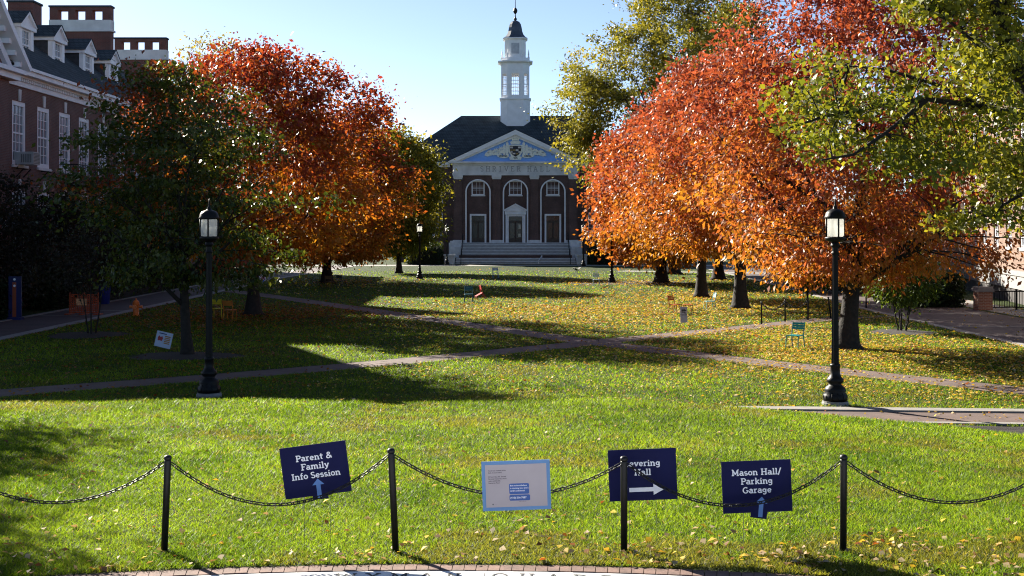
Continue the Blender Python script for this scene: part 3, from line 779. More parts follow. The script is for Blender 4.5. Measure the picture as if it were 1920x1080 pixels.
    prof = [(1.46, 27.16), (1.2, 27.35), (.98, 27.65), (.85, 28.05), (.78, 28.5), (.68, 28.9), (.5, 29.2), (.25, 29.35), (.1, 29.4)]
    for (r0, za), (r1, zb) in zip(prof[:-1], prof[1:]): stage(dm, r0, r0 * .43, za, zb, r1, r1 * .43)
    dm.build('dome', M['dome'], cu)
    fn = MB(); fn.lathe([(.12, 29.4), (.2, 29.5), (.2, 29.65), (.08, 29.8), (.06, 30.2), (.2, 30.35), (.28, 30.6), (.2, 30.85), (.05, 31.0), (.035, 32.5), (.03, 35.4), (.005, 35.6)], 0, yc, 8)
    fn.box(-.16, .28, yc - .02, yc + .02, 33.2, 33.42); fn.box(-.05, .3, yc - .02, yc + .02, 33.5, 33.65); fn.box(-.24, .1, yc - .02, yc + .02, 33.7, 33.85)
    fn.build('weather_vane', M['black'], cu)
hall()

# ------------------------------------------------------------------ brick building on the left
def left_building():
    FX = -24.0
    root = thing('brick_building', 'long brick building with slate roof, dormers and pierced chimneys on the left', 'building', (FX, 62, 0))
    # local facade frame: u runs along +Y (towards the hall), outside is +X
    T = Matrix(((0, -1, 0, 0), (1, 0, 0, 0), (0, 0, 1, 0), (0, 0, 0, 1)))      # (u, d, w) -> (-d, u, w)
    Y0 = 62
    c = CAMZ
    wins2 = [24 * 2400 / (960 - x) - Y0 for x in (36, 82, 122, 158, 193)] + [16.6, 19.9, 23.2, 26.5, 29.8]
    ops = [(u - .88, u + .88, 6.98, 10.08) for u in wins2] + [(u - .88, u + .88, 2.5, 5.75) for u in wins2]
    mb = MB(T); wall_open(mb, -2.2, 33, 0, 10.8, ops, .25)
    # projecting pavilion at the near end
    m2 = MB(T); m2.box(-17, -2.2, -.5, 6, 0, 10.8)
    mb.v += [v for v in m2.v]; b = len(mb.v) - len(m2.v); mb.f += [tuple(i + b for i in f) for f in m2.f]
    m3 = MB(T); m3.box(-2.19, 33, 12.2, 12.4, 0, 10.8); m3.quad((33, 0, 0), (33, 12.3, 0), (33, 12.3, 10.8), (33, 0, 10.8))
    m3.prism([(-18, 10.8), (-2.0, 10.8), (-10, 16.9)], 1, -.49, .3)
    b = len(mb.v); mb.v += m3.v; mb.f += [tuple(i + b for i in f) for f in m3.f]
    wall = mb.build('wall', M['brick_left'], root)
    inn = MB(T); inn.quad((-2.2, .9, 0), (33, .9, 0), (33, .9, 10.8), (-2.2, .9, 10.8)); inn.build('interior', mat('dark interior', (.02, .02, .025), .9), root)
    for k, u in enumerate(wins2):
        o = window(T, root, u, 6.98, 10.08, 1.76, 3, 6, d=.10, fr=.22, glass='glass_sky')
        ks = MB(T); ks.prism([(u - .1, 10.09), (u + .1, 10.09), (u + .17, 10.66), (u - .17, 10.66)], 1, -.06, -.002); ks.build('keystone', M['stone'], o)
        o = window(T, root, u, 2.5, 5.75, 1.76, 3, 6, d=.10, fr=.22, glass='glass')
        ks = MB(T); ks.prism([(u - .1, 5.76), (u + .1, 5.76), (u + .17, 6.3), (u - .17, 6.3)], 1, -.06, -.002); ks.build('keystone', M['stone'], o)
    # cornice with dentils
    cn = MB(T)
    cn.box(-2.19, 33.3, -.1, .3, 10.8, 11.05); cn.box(-2.19, 33.4, -.28, .3, 11.2, 11.3); cn.box(-2.19, 33.6, -.62, .3, 11.302, 11.52); cn.box(-2.19, 33.7, -.75, .3, 11.522, 11.66)
    u = -2.0
    while u < 33: cn.box(u, u + .13, -.22, -.1, 11.052, 11.198); u += .26
    cn.box(-2.19, 33.3, -.098, .3, 11.05, 11.2)
    # raking cornice of the pavilion gable
    sl = (16.9 - 10.9) / 8.0
    cn.box(-18.3, -1.8, -.9, -.45, 10.82, 11.1); cn.box(-18.5, -1.65, -1.15, -.45, 11.102, 11.3)
    for s, ue in ((1, -1.5), (-1, -18.5)):
        um = -10
        cn.prism([(ue, 11.302), (um, 11.302 + 8.5 * sl), (um, 11.302 + 8.5 * sl + .42), (ue + s * .3, 11.40)], 1, -1.25, .2)
        k = 0
        for k in range(13):
            uu = ue - s * (.55 + .62 * k); zz = 11.302 + (.55 + .62 * k) * sl
            cn.prism([(uu - .14, zz - .26), (uu + .14, zz - .26 ), (uu + .14, zz - .03), (uu - .14, zz - .03)], 1, -1.0, -.5)
        cn.prism([(ue - s * .5, 11.302 - .05), (um, 11.302 + 8.2 * sl - .05), (um, 11.302 + 8.2 * sl - .55), (ue - s * 1.1, 11.302 - .05)], 1, -.7, -.48)
    cn.build('cornice', M['white'], root)
    # roofs: main hip and rear wing
    rf = MB(T); e = 11.67; rz = 15.9; dr = 4.8
    rf.quad((-2.5, -.7, e), (33, -.7, e), (27.5, dr, rz), (-2.5, dr, rz)); rf.quad((-2.5, dr, rz), (27.5, dr, rz), (33, 12.9, e), (-2.5, 12.9, e)); rf.poly([(33, -.7, e), (33, 12.9, e), (27.5, dr, rz)])
    for s, ue in ((1, -1.4), (-1, -18.6)):
        rf.quad((ue, -1.25, 11.45), (-10, -1.25, 11.45 + 8.8 * sl), (-10, 8, 11.45 + 8.8 * sl), (ue, 8, 11.45))
    rf.build('roof', M['slate'], root)
    # dormers
    for yc in (67.0, 71.7, 76.8, 81.6):
        u = yc - Y0; d0 = 1.4; hw = .92
        zb = 12.25
        d = MB(T); d.box(u - hw, u + hw, d0 + .25, d0 + 4.2, zb, 14.35)
        do = d.build('dormer', mat('slate cheek', (.035, .036, .042), .8, noise=(5, .4)), root)
        f = MB(T)
        f.box(u - hw - .04, u - hw + .34, d0, d0 + .249, zb, 14.3); f.box(u + hw - .34, u + hw + .04, d0, d0 + .249, zb, 14.3)
        f.box(u - hw + .34, u + hw - .34, d0, d0 + .249, zb, zb + .45); f.box(u - hw - .16, u + hw + .16, d0 - .12, d0 + 4.0, 14.302, 14.5)
        f.prism([(u - hw - .12, 14.502), (u + hw + .12, 14.502), (u, 15.12)], 1, d0 - .02, d0 + .2)
        f.prism([(u - hw - .22, 14.502), (u - hw, 14.502), (u, 15.1), (u, 15.27)], 1, d0 - .16, d0 - .021); f.prism([(u + hw + .22, 14.502), (u, 15.27), (u, 15.1), (u + hw, 14.502)], 1, d0 - .16, d0 - .021)
        f.build('dormer_frame', M['white'], do)
        r = MB(T)
        for s in (-1, 1): r.quad((u + s * (hw + .28), d0 - .2, 14.47), (u, d0 - .2, 15.3), (u, d0 + 4.6, 15.3), (u + s * (hw + .28), d0 + 4.6, 14.47))
        r.build('dormer_roof', M['slate'], do)
        w = window(Matrix.Translation((0, 0, 0)) @ T, do, u, zb + .45, 14.28, 1.16, 3, 4, d=d0 + .12, fr=.07, glass='glass_sky', sill=False)
    # chimneys
    def chimney(yc, x0, x1, top, dep=.7, holes=3):
        x0, x1 = x0 - FX, x1 - FX; y0, y1 = yc - Y0, yc - Y0 + dep
        k = MB(); k.box(x0, x1, y0, y1, 11.5, top - 1.7)
        if holes:
            k.box(x0, x1, y0, y1, top - 1.7, top - .99)
            w = (x1 - x0); n = holes; pw = .19 * w; gap = .118 * w; xx = x0
            z = [top - .988, top - .322]
            widths = [.14, .165, .115, .165, .115, .165, .135]
            xx = x0
            for i, f in enumerate(widths):
                if i % 2 == 0: k.box(xx, xx + f * w, y0, y1, *z)
                xx += f * w
            k.box(x0, x1, y0, y1, top - .32, top - .12)
        else:
            k.box(x0, x1, y0, y1, top - 1.7, top - .12)
        o = k.build('chimney', M['brick_chimney'], root)
        if holes:
            b = MB(); b.box(x0 - .03, x1 + .03, y0 - .03, y1 + .03, top - 1.68, top - 1.0); b.box(x0 - .1, x1 + .1, y0 - .1, y1 + .1, top - 1.8, top - 1.66); b.build('stone_band', M['stone'], o)
        cp = MB(); cp.box(x0 - .06, x1 + .06, y0 - .06, y1 + .06, top - .12, top); cp.build('chimney_cap', M['slate'], o)
    chimney(88, -31.8, -27.6, 19.25); chimney(103, -32.0, -27.85, 19.3); chimney(74, -29.15, -27.7, 17.1, 1.4, 0)
    # rear wing carrying the second chimney
    rw = MB(); rw.box(-8.5, -2.5, 33.01, 60, 0, 12.2); rw.build('wall', M['brick_left'], root)
    rr = MB(); rr.quad((-2.0, 33.02, 12.0), (-2.0, 60, 12.0), (-5.8, 60, 14.9), (-5.8, 33.02, 14.9)); rr.quad((-9, 60, 12.0), (-9, 33.02, 12.0), (-5.8, 33.02, 14.9), (-5.8, 60, 14.9)); rr.build('roof', M['slate'], root)
    # balcony of iron
    bl = MB(T); ua, ub = 68.0 - Y0, 73.6 - Y0
    bl.box(ua, ub, -1.0, -.002, 6.2, 6.36)
    for uu, d in [(ua + .02 + (ub - ua - .04) * k / 28, -.97) for k in range(29)] + [(u_, -.97 + .14 * k) for u_ in (ua + .02, ub - .02) for k in range(7)]:
        bl.tube([(uu, d, 6.36), (uu, d, 7.3)], .016, 4)
    bl.tube([(ua, -.03, 7.3), (ua, -.97, 7.3), (ub, -.97, 7.3), (ub, -.03, 7.3)], .03, 5); bl.tube([(ua, -.97, 6.6), (ub, -.97, 6.6)], .02, 5)
    for uu in (ua + .3, ub - .3): bl.tube([(uu, -.9, 6.2), (uu, -.03, 5.4)], .05, 5)
    bl.build('balcony', M['black'], root)
    for u in (wins2[0], wins2[1]):
        for s in (-.45, .45): br = MB(T); br.tube([(u + s, -.03, 6.4), (u + s, -.4, 6.8), (u + s, -.03, 6.8)], .035, 5); br.build('bracket', M['black'], root)
    wl = MB(T); u = 58.4 - Y0
    wl.box(u - .2, u + .2, -1.12, -.72, 3.75, 3.85); wl.box(u - .26, u + .26, -1.18, -.66, 4.4, 4.5); wl.lathe([(.26, 4.5), (.1, 4.68), (.02, 4.75)], u, -.92, 8); wl.box(u - .04, u + .04, -.7, -.501, 4.1, 4.2)
    lo = wl.build('wall_lantern', M['black'], root)
    g = MB(T); g.box(u - .15, u + .15, -1.07, -.77, 3.852, 4.398); g.build('lantern_glass', M['lampglass'] if 'lampglass' in M else M['white'], lo)
    # an air conditioner in the first upper window
    ac = thing('air_conditioner', 'grey window air conditioner hanging from the first upper window of the left building', 'air conditioner', (FX + .35, Y0 + wins2[0], 6.99))
    m_ = MB(); m_.box(-.45, .5, -.42, .42, 0, .62); m_.build('case', mat('grey metal case', (.36, .36, .36), .5), ac)
    g = MB()
    for k in range(8): g.box(.501, .515, -.38, .38, .05 + .068 * k, .085 + .068 * k)
    for k in range(6): g.box(-.1 + .09 * k, -.05 + .09 * k, -.432, -.421, .1, .5)
    g.build('grille', mat('dark grille', (.12, .12, .12), .5), ac)
def lampglass():
    m = bpy.data.materials.new('milky lamp glass'); m.use_nodes = True
    nt = m.node_tree; p = nt.nodes['Principled BSDF']; out = nt.nodes['Material Output']
    p.inputs['Roughness'].default_value = .3
    tc = nt.nodes.new('ShaderNodeTexCoord'); n = nt.nodes.new('ShaderNodeTexNoise'); n.inputs['Scale'].default_value = 3
    nt.links.new(tc.outputs['Object'], n.inputs['Vector'])
    r = nt.nodes.new('ShaderNodeValToRGB'); r.color_ramp.elements[0].color = (.92, .92, .88, 1); r.color_ramp.elements[1].color = (.98, .98, .95, 1)
    nt.links.new(n.outputs['Fac'], r.inputs['Fac']); nt.links.new(r.outputs['Color'], p.inputs['Base Color'])
    tr = nt.nodes.new('ShaderNodeBsdfTranslucent'); nt.links.new(r.outputs['Color'], tr.inputs['Color'])
    mx = nt.nodes.new('ShaderNodeMixShader'); mx.inputs[0].default_value = .85
    nt.links.new(p.outputs[0], mx.inputs[1]); nt.links.new(tr.outputs[0], mx.inputs[2]); tp = nt.nodes.new('ShaderNodeBsdfTransparent'); m2 = nt.nodes.new('ShaderNodeMixShader'); m2.inputs[0].default_value = .06
    nt.links.new(mx.outputs[0], m2.inputs[1]); nt.links.new(tp.outputs[0], m2.inputs[2]); nt.links.new(m2.outputs[0], out.inputs['Surface'])
    return m
M['lampglass'] = lampglass()
left_building()

# ------------------------------------------------------------------ brick building on the right
def right_building():
    ang = math.atan2(.17, 1)
    root = thing('brick_building', 'sunlit brick building with white basement band behind the right hand trees', 'building', (25.2, 60, 0), -ang)
    T = Matrix(((0, 1, 0, 0), (1, 0, 0, 0), (0, 0, 1, 0), (0, 0, 0, 1)))        # outside is -X, u along +Y
    wins = [2.3 + 3.3 * k for k in range(-3, 14)]
    ops = [(u - .7, u + .7, 6.9, 9.9) for u in wins] + [(u - .7, u + .7, 2.9, 5.6) for u in wins]
    mb = MB(T); wall_open(mb, -12, 46, 1.7, 10.8, ops, .22)
    mb.quad((-12, 0, 1.7), (-12, 0, 10.8), (-12, 12, 10.8), (-12, 12, 1.7)); mb.quad((46, 0, 0), (46, 12, 0), (46, 12, 10.8), (46, 0, 10.8)); mb.quad((-12, 12, 0), (46, 12, 0), (46, 12, 10.8), (-12, 12, 10.8))
    mb.build('wall', M['brick_right'], root)
    b = MB(T); b.box(-12.05, 46, -.12, .3, .75, 1.698); b.box(-12.05, 46, -.2, .3, 1.45, 1.71); b.build('stone_band', M['stone_dark'], root)
    b = MB(T); b.box(-12, 46, -.02, .3, 0, .748); b.build('basement', mat('dark basement', (.05, .045, .045), .9), root)
    for u in wins:
        for a, c in ((6.9, 9.9), (2.9, 5.6)): window(T, root, u, a, c, 1.4, 3, 6, d=.14, fr=.14, glass='glass_sky')
    inn = MB(T); inn.quad((-12, .8, 0), (46, .8, 0), (46, .8, 10.8), (-12, .8, 10.8)); inn.build('interior', mat('dark interior', (.02, .02, .025), .9), root)
    cn = MB(T); cn.box(-12.3, 46.2, -.15, .3, 10.8, 11.2); cn.box(-12.6, 46.4, -.7, .3, 11.202, 11.65)
    cn.build('cornice', M['white'], root)
    rf = MB(T); rf.quad((-12.6, -.7, 11.66), (46.4, -.7, 11.66), (41, 6, 15.4), (-7, 6, 15.4)); rf.quad((46.4, 12.7, 11.66), (-12.6, 12.7, 11.66), (-7, 6, 15.4), (41, 6, 15.4)); rf.poly([(-12.6, -.7, 11.66), (-7, 6, 15.4), (-12.6, 12.7, 11.66)]); rf.poly([(46.4, -.7, 11.66), (46.4, 12.7, 11.66), (41, 6, 15.4)])
    rf.build('roof', M['slate'], root)
    for u in (3.0, 7.8, 12.6, 17.4):
        d = MB(T); d.box(u - .9, u + .9, 1.0, 5, 12.1, 14.2); o = d.build('dormer', M['white'], root)
        d = MB(T)
        d.prism([(u - 1.15, 14.202), (u + 1.15, 14.202), (u, 15.1)], 1, .8, 5); d.build('dormer_roof', M['white'], o)
        window(T, o, u, 12.4, 14.1, 1.1, 3, 4, d=1.0, fr=.07, glass='glass_sky', sill=False)
right_building()

# brick pier with a white cap and an iron fence at the right edge
def pier_fence():
    x, y = gp(1843, 581)
    p = thing('brick_pier', 'short red brick pier with a white cap stone by the right road', 'pier', (x, y, 0))
    m = MB(); m.box(-.34, .34, -.34, .34, 0, .88); m.build('shaft', brick_mat('orange brick', (.36, .13, .065), (.28, .095, .05), (.4, .3, .22)), p)
    m = MB(); m.box(-.4, .4, -.4, .4, .88, 1.02); m.box(-.36, .36, -.36, .36, 1.021, 1.1); m.build('cap', M['kerb'], p)
    f = thing('iron_fence', 'grey iron railing running right from the brick pier', 'fence', (x + .36, y, 0))
    r = MB(); r.box(0, 7, -.03, .03, .86, .92); r.box(0, 7, -.03, .03, .1, .15); r.build('rail', M['black'], f)
    b = MB()
    for k in range(58): b.box(.06 + .12 * k, .085 + .12 * k, -.012, .012, .151, .859)
    b.build('bars', M['black'], f)
    for k in range(4): b = MB(); b.box(1.9 * k + 1.2, 1.9 * k + 1.28, -.04, .04, 0, 1.0); b.build('post', M['black'], f)
pier_fence()

# ------------------------------------------------------------------ trees
def rand_dirs(n, r): 
    v = r.normal(size=(n, 3)); return v / np.linalg.norm(v, axis=1)[:, None]
def leaf_cloud(C, size, r, droop=.55, aspect=.55, outward=None):
    """folded kite leaves at points C"""
    n = len(C)
    tip = rand_dirs(n, r)
    if outward is not None: tip += outward * .6
    tip[:, 2] -= droop; tip /= np.linalg.norm(tip, axis=1)[:, None]
    nb = rand_dirs(n, r); side = np.cross(tip, nb); side /= np.maximum(np.linalg.norm(side, axis=1)[:, None], 1e-6)
    up = np.cross(side, tip)
    L = (size * r.uniform(.4, 1.6, n))[:, None]
    V = np.empty((n, 4, 3))
    V[:, 0] = C
    V[:, 1] = C + tip * L * .45 + side * L * aspect * .5 + up * L * .10
    V[:, 2] = C + tip * L
    V[:, 3] = C + tip * L * .45 - side * L * aspect * .5 + up * L * .10
    F = np.arange(n * 4).reshape(n, 4)
    return V.reshape(-1, 3), F

def crown_radius(t, shape):
    if shape == 'cone': return np.clip(1.15 * (1 - t) ** .8, .04, 1) * np.clip(t * 7 + .35, 0, 1)
    if shape == 'column': return np.sqrt(np.clip(1 - (2 * t - 1) ** 4, 0.02, 1))
    if shape == 'high': tt = t ** 1.1
    elif shape == 'oval': return np.sqrt(np.clip(1 - np.abs(2 * t ** .62 - 1) ** 2.2, .02, 1))
    elif shape == 'dome': return np.sqrt(np.clip(1 - np.abs(2 * t ** .74 - 1) ** 2.1, .02, 1))
    else: tt = t ** .85
    return np.sqrt(np.clip(1 - np.abs(2 * tt - 1) ** 2.5, .02, 1))

def make_tree(name, label, loc, H, rad, trunk_r, base, nclump, per, leaf, colfn, seed, shape='round', clump=.55, bark='bark', fill=.5, leafmat='leaf',
              group=None, lean=(0, 0), cat='tree', stems=1, limbs=8, twig=.5, aspect=.55, flare=1.9, droop=.55, squash=1.0, low=0.0, lump=.16, flat=.62, limbw=.5, extra=(), twigr=.035):
    r = np.random.default_rng(seed); rr = random.Random(seed)
    root = thing(name, label, cat, (loc[0], loc[1], float(zg(loc[0], loc[1]))), 0, group)
    # crown clumps
    t = r.uniform(0, 1, nclump * 3); ph = r.uniform(0, 2 * np.pi, nclump * 3)
    keep = r.uniform(0, 1, nclump * 3) < (.25 + .75 * crown_radius(t, shape)); t, ph = t[keep][:nclump], ph[keep][:nclump]
    k1, k2, k3 = r.uniform(0, 6.28, 3)
    lum = 1 + lump * np.sin(3 * ph + 5 * t + k1) + lump * .8 * np.sin(5 * ph - 9 * t + k2) + lump * .6 * np.sin(2 * ph + 14 * t + k3)
    rho = 1 - fill * r.uniform(0, 1, len(t)) ** 1.5
    Rr = rad * crown_radius(t, shape) * lum * rho
    z = base + (H - base) * t - low * (1 - t) * rho ** 2
    C = np.stack([Rr * np.cos(ph) + lean[0] * t, Rr * np.sin(ph) * squash + lean[1] * t, z], 1)
    for (ex, ey, ez, sx_, sz_, ne) in extra:
        C = np.concatenate([C, r.normal(size=(ne, 3)) * np.array([sx_, sx_, sz_]) * .6 + np.array([ex, ey, ez])])
    # trunk and limbs
    tb = MB()
    limb_pts = []
    for s in range(stems):
        a = 2 * math.pi * s / max(1, stems) + seed
        off = (0.0 if stems == 1 else .16)
        bx, by = off * math.cos(a), off * math.sin(a)
        spread = 0 if stems == 1 else rad * .35
        ht = base + (H - base) * (.72 if shape in ('cone', 'column') else .45)
        pts = []; rads = []
        for k in range(8):
            f = k / 7; zz = ht * f
            wob = .06 * rad * .3
            pts.append((bx + spread * f * math.cos(a) + wob * math.sin(3 * f + seed) * f + lean[0] * .5 * f, by + spread * f * math.sin(a) + wob * math.cos(2.3 * f + seed) * f, zz))
            rads.append(trunk_r * (1 - .62 * f) * (1 + (flare - 1) * max(0, 1 - zz / .55) ** 2))
        pts.insert(1, (pts[0][0], pts[0][1], .22)); rads.insert(1, trunk_r * (1 + (flare - 1) * .36))
        pts[0] = (pts[0][0], pts[0][1], -.05)
        tb.tube(pts, rads, 10)
        limb_pts += [(Vector(p), q) for p, q in zip(pts[4:], rads[4:])]
        for j in range(max(2, limbs // stems)):
            i0 = rr.randint(3, 8); p0 = Vector(pts[i0]); az = 2 * math.pi * (j + rr.uniform(-.3, .3)) / (limbs // stems) + seed * .7
            tt = min(.97, max(.12, (p0.z - base) / (H - base) + rr.uniform(.12, .5)))
            rt = rad * float(crown_radius(np.array([tt]), shape)[0]) * .82
            p3 = Vector((rt * math.cos(az) + lean[0] * tt, rt * math.sin(az) * squash + lean[1] * tt, base + (H - base) * tt - low * (1 - tt) * .5))
            p1 = p0.lerp(p3, .4) + Vector((0, 0, -.04 * (p3 - p0).length)) + Vector((rr.uniform(-.2, .2), rr.uniform(-.2, .2), rr.uniform(-.1, .25))); p2 = p0.lerp(p3, .72) + Vector((rr.uniform(-.2, .2), rr.uniform(-.2, .2), rr.uniform(-.1, .3)))
            ra = rads[i0] * limbw
            lp = []
            for f in np.linspace(0, 1, 8):
                q = (1 - f) ** 3 * p0 + 3 * (1 - f) ** 2 * f * p1 + 3 * (1 - f) * f * f * p2 + f ** 3 * p3; lp.append(q)
            rl = [max(.012, ra * (1 - f) ** .8) for f in np.linspace(0, 1, 8)]
            tb.tube(lp, rl, 6); limb_pts += [(q, w) for q, w in zip(lp[2:], rl[2:])]
    LP = np.array([list(q) for q, _ in limb_pts]); LW = np.array([w for _, w in limb_pts])
    nt = int(len(C) * twig)
    for i in r.permutation(len(C))[:nt]:
        d = np.linalg.norm(LP - C[i], axis=1) + .8 * np.maximum(0, LP[:, 2] - C[i][2])
        j = int(np.argmin(d)); p0 = Vector(LP[j]); p3 = Vector(C[i]); m = p0.lerp(p3, .5) + Vector((rr.uniform(-.15, .15), rr.uniform(-.15, .15), rr.uniform(-.05, .15)))
        w = min(twigr, LW[j] * .8)
        tb.tube([p0, m, p3, p3 + (p3 - m) * .25], [w, w * .65, w * .35, w * .15], 4, cap=False)
    tb.build('trunk', M[bark], root, smooth=True)
    # leaves
    n = per * len(C)
    ci = np.repeat(np.arange(len(C)), per)
    sz = clump * r.uniform(.6, 1.4, len(C))
    off = r.normal(size=(n, 3)) * sz[ci][:, None] * np.array([1, 1, flat])
    P = C[ci] + off
    P[:, 2] = np.maximum(P[:, 2], .35)
    ctr = np.array([lean[0] * .5, lean[1] * .5, (H + base) / 2]); ow = P - ctr; ow /= np.maximum(np.linalg.norm(ow, axis=1)[:, None], .01)
    V, F = leaf_cloud(P, leaf, r, droop, aspect, ow)
    tn = np.clip((P[:, 2] - base) / (H - base), 0, 1)
    cl = colfn(tn, r.uniform(0, 1, len(C))[ci], r.uniform(0, 1, n), np.arctan2(P[:, 1], P[:, 0]), r)
    cl = np.clip(cl, 0, 1) * .80
    np_mesh('crown', V, F, M[leafmat], root, np.repeat(cl, 4, axis=0))
    return root

def mix(a, b, t): 
    t = np.clip(t, 0, 1)[:, None]; return np.array(a) * (1 - t) + np.array(b) * t
RED, ORA, GOLD, YEL = (.40, .088, .060), (.55, .165, .050), (.64, .29, .038), (.62, .42, .05)
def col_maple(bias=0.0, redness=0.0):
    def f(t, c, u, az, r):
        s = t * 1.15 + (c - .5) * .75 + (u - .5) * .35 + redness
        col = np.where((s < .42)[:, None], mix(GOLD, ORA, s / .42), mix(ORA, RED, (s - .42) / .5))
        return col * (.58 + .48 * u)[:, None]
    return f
def col_red(t, c, u, az, r):
    s = t * 1.0 + (c - .5) * .8 + (u - .5) * .4 + .02
    col = np.where((s < .5)[:, None], mix((.52, .24, .025), (.40, .11, .024), s / .5), mix((.40, .11, .024), (.22, .030, .022), (s - .5) / .5))
    return col * (.75 + .55 * u)[:, None]
def col_darkgreen(t, c, u, az, r):
    col = mix((.022, .052, .008), (.11, .125, .018), u)
    s = (t > .80) * (c > .5) + (c > .94) * (u > .4)
    col = np.where((s > 0)[:, None], mix((.16, .05, .015), (.30, .06, .02), u), col)
    return col
def col_yellowgreen(t, c, u, az, r):
    return mix((.10, .14, .02), (.36, .30, .035), .25 + .55 * (c - .2) + .4 * (u - .4)) * (.75 + .4 * u)[:, None]
def col_olive(t, c, u, az, r):
    return mix((.10, .13, .018), (.37, .32, .045), .25 + .55 * (c - .2) + .4 * (u - .4)) * (.75 + .4 * u)[:, None]
def col_limegreen(t, c, u, az, r):
    return mix((.085, .13, .014), (.34, .32, .034), .1 + .5 * c + .4 * (u - .3)) * (.75 + .4 * u)[:, None]
def col_green(t, c, u, az, r): return mix((.035, .075, .012), (.11, .16, .025), .5 * c + .5 * u)
def col_dark(t, c, u, az, r): return mix((.012, .024, .010), (.035, .055, .018), .5 * c + .5 * u)
def col_purple(t, c, u, az, r): return mix((.030, .018, .020), (.05, .055, .03), .6 * c + .4 * u)
def col_sparse(t, c, u, az, r): return mix((.16, .15, .04), (.40, .33, .10), u)

MG = 'autumn maples lining the lawn'
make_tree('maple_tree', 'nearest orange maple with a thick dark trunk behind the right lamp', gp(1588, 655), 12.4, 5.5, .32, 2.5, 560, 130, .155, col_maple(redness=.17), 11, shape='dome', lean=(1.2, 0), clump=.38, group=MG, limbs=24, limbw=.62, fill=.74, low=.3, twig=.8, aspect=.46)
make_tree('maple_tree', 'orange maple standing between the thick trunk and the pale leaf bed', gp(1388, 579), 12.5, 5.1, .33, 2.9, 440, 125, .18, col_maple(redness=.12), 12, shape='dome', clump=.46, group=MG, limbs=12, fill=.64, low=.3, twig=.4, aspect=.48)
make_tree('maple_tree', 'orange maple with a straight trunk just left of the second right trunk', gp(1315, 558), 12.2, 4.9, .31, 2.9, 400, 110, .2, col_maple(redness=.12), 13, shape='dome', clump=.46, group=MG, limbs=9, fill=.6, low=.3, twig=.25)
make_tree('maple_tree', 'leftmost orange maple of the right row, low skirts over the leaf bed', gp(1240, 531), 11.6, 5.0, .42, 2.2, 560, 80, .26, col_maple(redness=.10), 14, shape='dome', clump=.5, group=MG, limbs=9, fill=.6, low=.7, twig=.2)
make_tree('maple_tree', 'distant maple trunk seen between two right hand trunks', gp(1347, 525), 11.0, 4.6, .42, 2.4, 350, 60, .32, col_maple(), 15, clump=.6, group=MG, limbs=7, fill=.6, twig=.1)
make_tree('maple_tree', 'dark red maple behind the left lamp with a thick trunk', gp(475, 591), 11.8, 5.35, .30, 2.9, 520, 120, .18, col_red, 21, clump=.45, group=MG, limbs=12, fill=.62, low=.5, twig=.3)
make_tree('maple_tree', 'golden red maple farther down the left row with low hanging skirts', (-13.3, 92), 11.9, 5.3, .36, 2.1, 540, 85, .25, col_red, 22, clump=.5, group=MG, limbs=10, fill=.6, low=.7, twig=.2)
make_tree('gum_tree', 'dark green tree turning red at the top with a slender trunk', gp(351, 667), 8.8, 3.25, .17, 2.3, 180, 135, .135, col_darkgreen, 31, shape='oval', clump=.42, leafmat='leaf_gloss', limbs=24, fill=.8, twig=.9, flare=1.5, low=.2, lump=.3, lean=(-.6, 0), flat=.34)
make_tree('yellow_tree', 'yellow green tree beside the left wing of the hall', (-9.9, 112), 12.4, 3.5, .25, 1.8, 420, 75, .28, col_yellowgreen, 32, clump=.5, limbs=8, fill=.55)
make_tree('tall_tree', 'tall open yellow green tree in front of the hall, right side', (13.8, 110), 25, 7.3, .55, 4.0, 640, 120, .24, col_olive, 33, extra=((-7.5, -1, 11.8, 1.4, 2.8, 50), (-6.4, -1, 15.8, 1.6, 1.5, 26)), shape='high', clump=.55, limbs=18, fill=.7, twig=.9, bark='bark', lump=.26)
make_tree('evergreen_tree', 'dark green tree top rising behind the orange maples', (21.6, 122), 25.2, 4.4, .4, 6, 420, 70, .3, col_dark, 34, clump=.7, limbs=9)
make_tree('bare_tree', 'nearly bare pale tree rising behind the dark red maple', (-26.2, 112), 20.6, 4.6, .4, 8, 240, 26, .26, col_sparse, 35, clump=.55, limbs=22, limbw=.6, twig=1.0, twigr=.075, bark='bark_pale')
# out of frame tree at the right whose boughs reach into the picture: built by hand below
for k, (x, y, h, rd, lab) in enumerate([(-23.0, 56, 6.2, 2.4, 'dark purple leaved small tree by the left building, nearest the frame edge'),
                                        (-22.9, 63.5, 5.6, 2.3, 'dark small tree in front of the balcony of the left building'),
                                        (-22.8, 70, 5.4, 2.3, 'dark small tree against the left building beyond the balcony'),
                                        (-22.9, 78, 5.6, 2.4, 'dark small tree farthest along the left building')]):
    make_tree('small_tree', lab, (x, y), h, rd, .08, .5, 220, 60, .16, col_purple if k != 2 else col_dark, 40 + k, clump=.4, limbs=8, group='dark small trees along the left building', stems=3, fill=.7)
make_tree('sapling', 'thin multi stemmed sapling in a mulch ring on the shaded left lawn', gp(172, 628), 3.9, 1.1, .03, 1.7, 70, 45, .12, col_purple, 51, clump=.28, stems=3, limbs=6, flare=1.1)
make_tree('green_shrub', 'bright green multi stemmed shrub under the right maple', gp(1692, 622), 3.5, 1.0, .03, 1.1, 120, 50, .14, col_green, 52, clump=.26, stems=5, limbs=10, flare=1.1, cat='shrub')
make_tree('small_tree', 'small green tree behind the black bollards', gp(1514, 573), 3.3, 1.5, .06, 1.1, 170, 45, .16, col_green, 53, clump=.3, stems=1, limbs=8, flare=1.2)
make_tree('evergreen_shrub', 'black green evergreen behind the thick right trunk', (20.6, 78), 5.2, 2.6, .1, .3, 320, 60, .2, col_dark, 54, clump=.45, stems=2, cat='shrub')
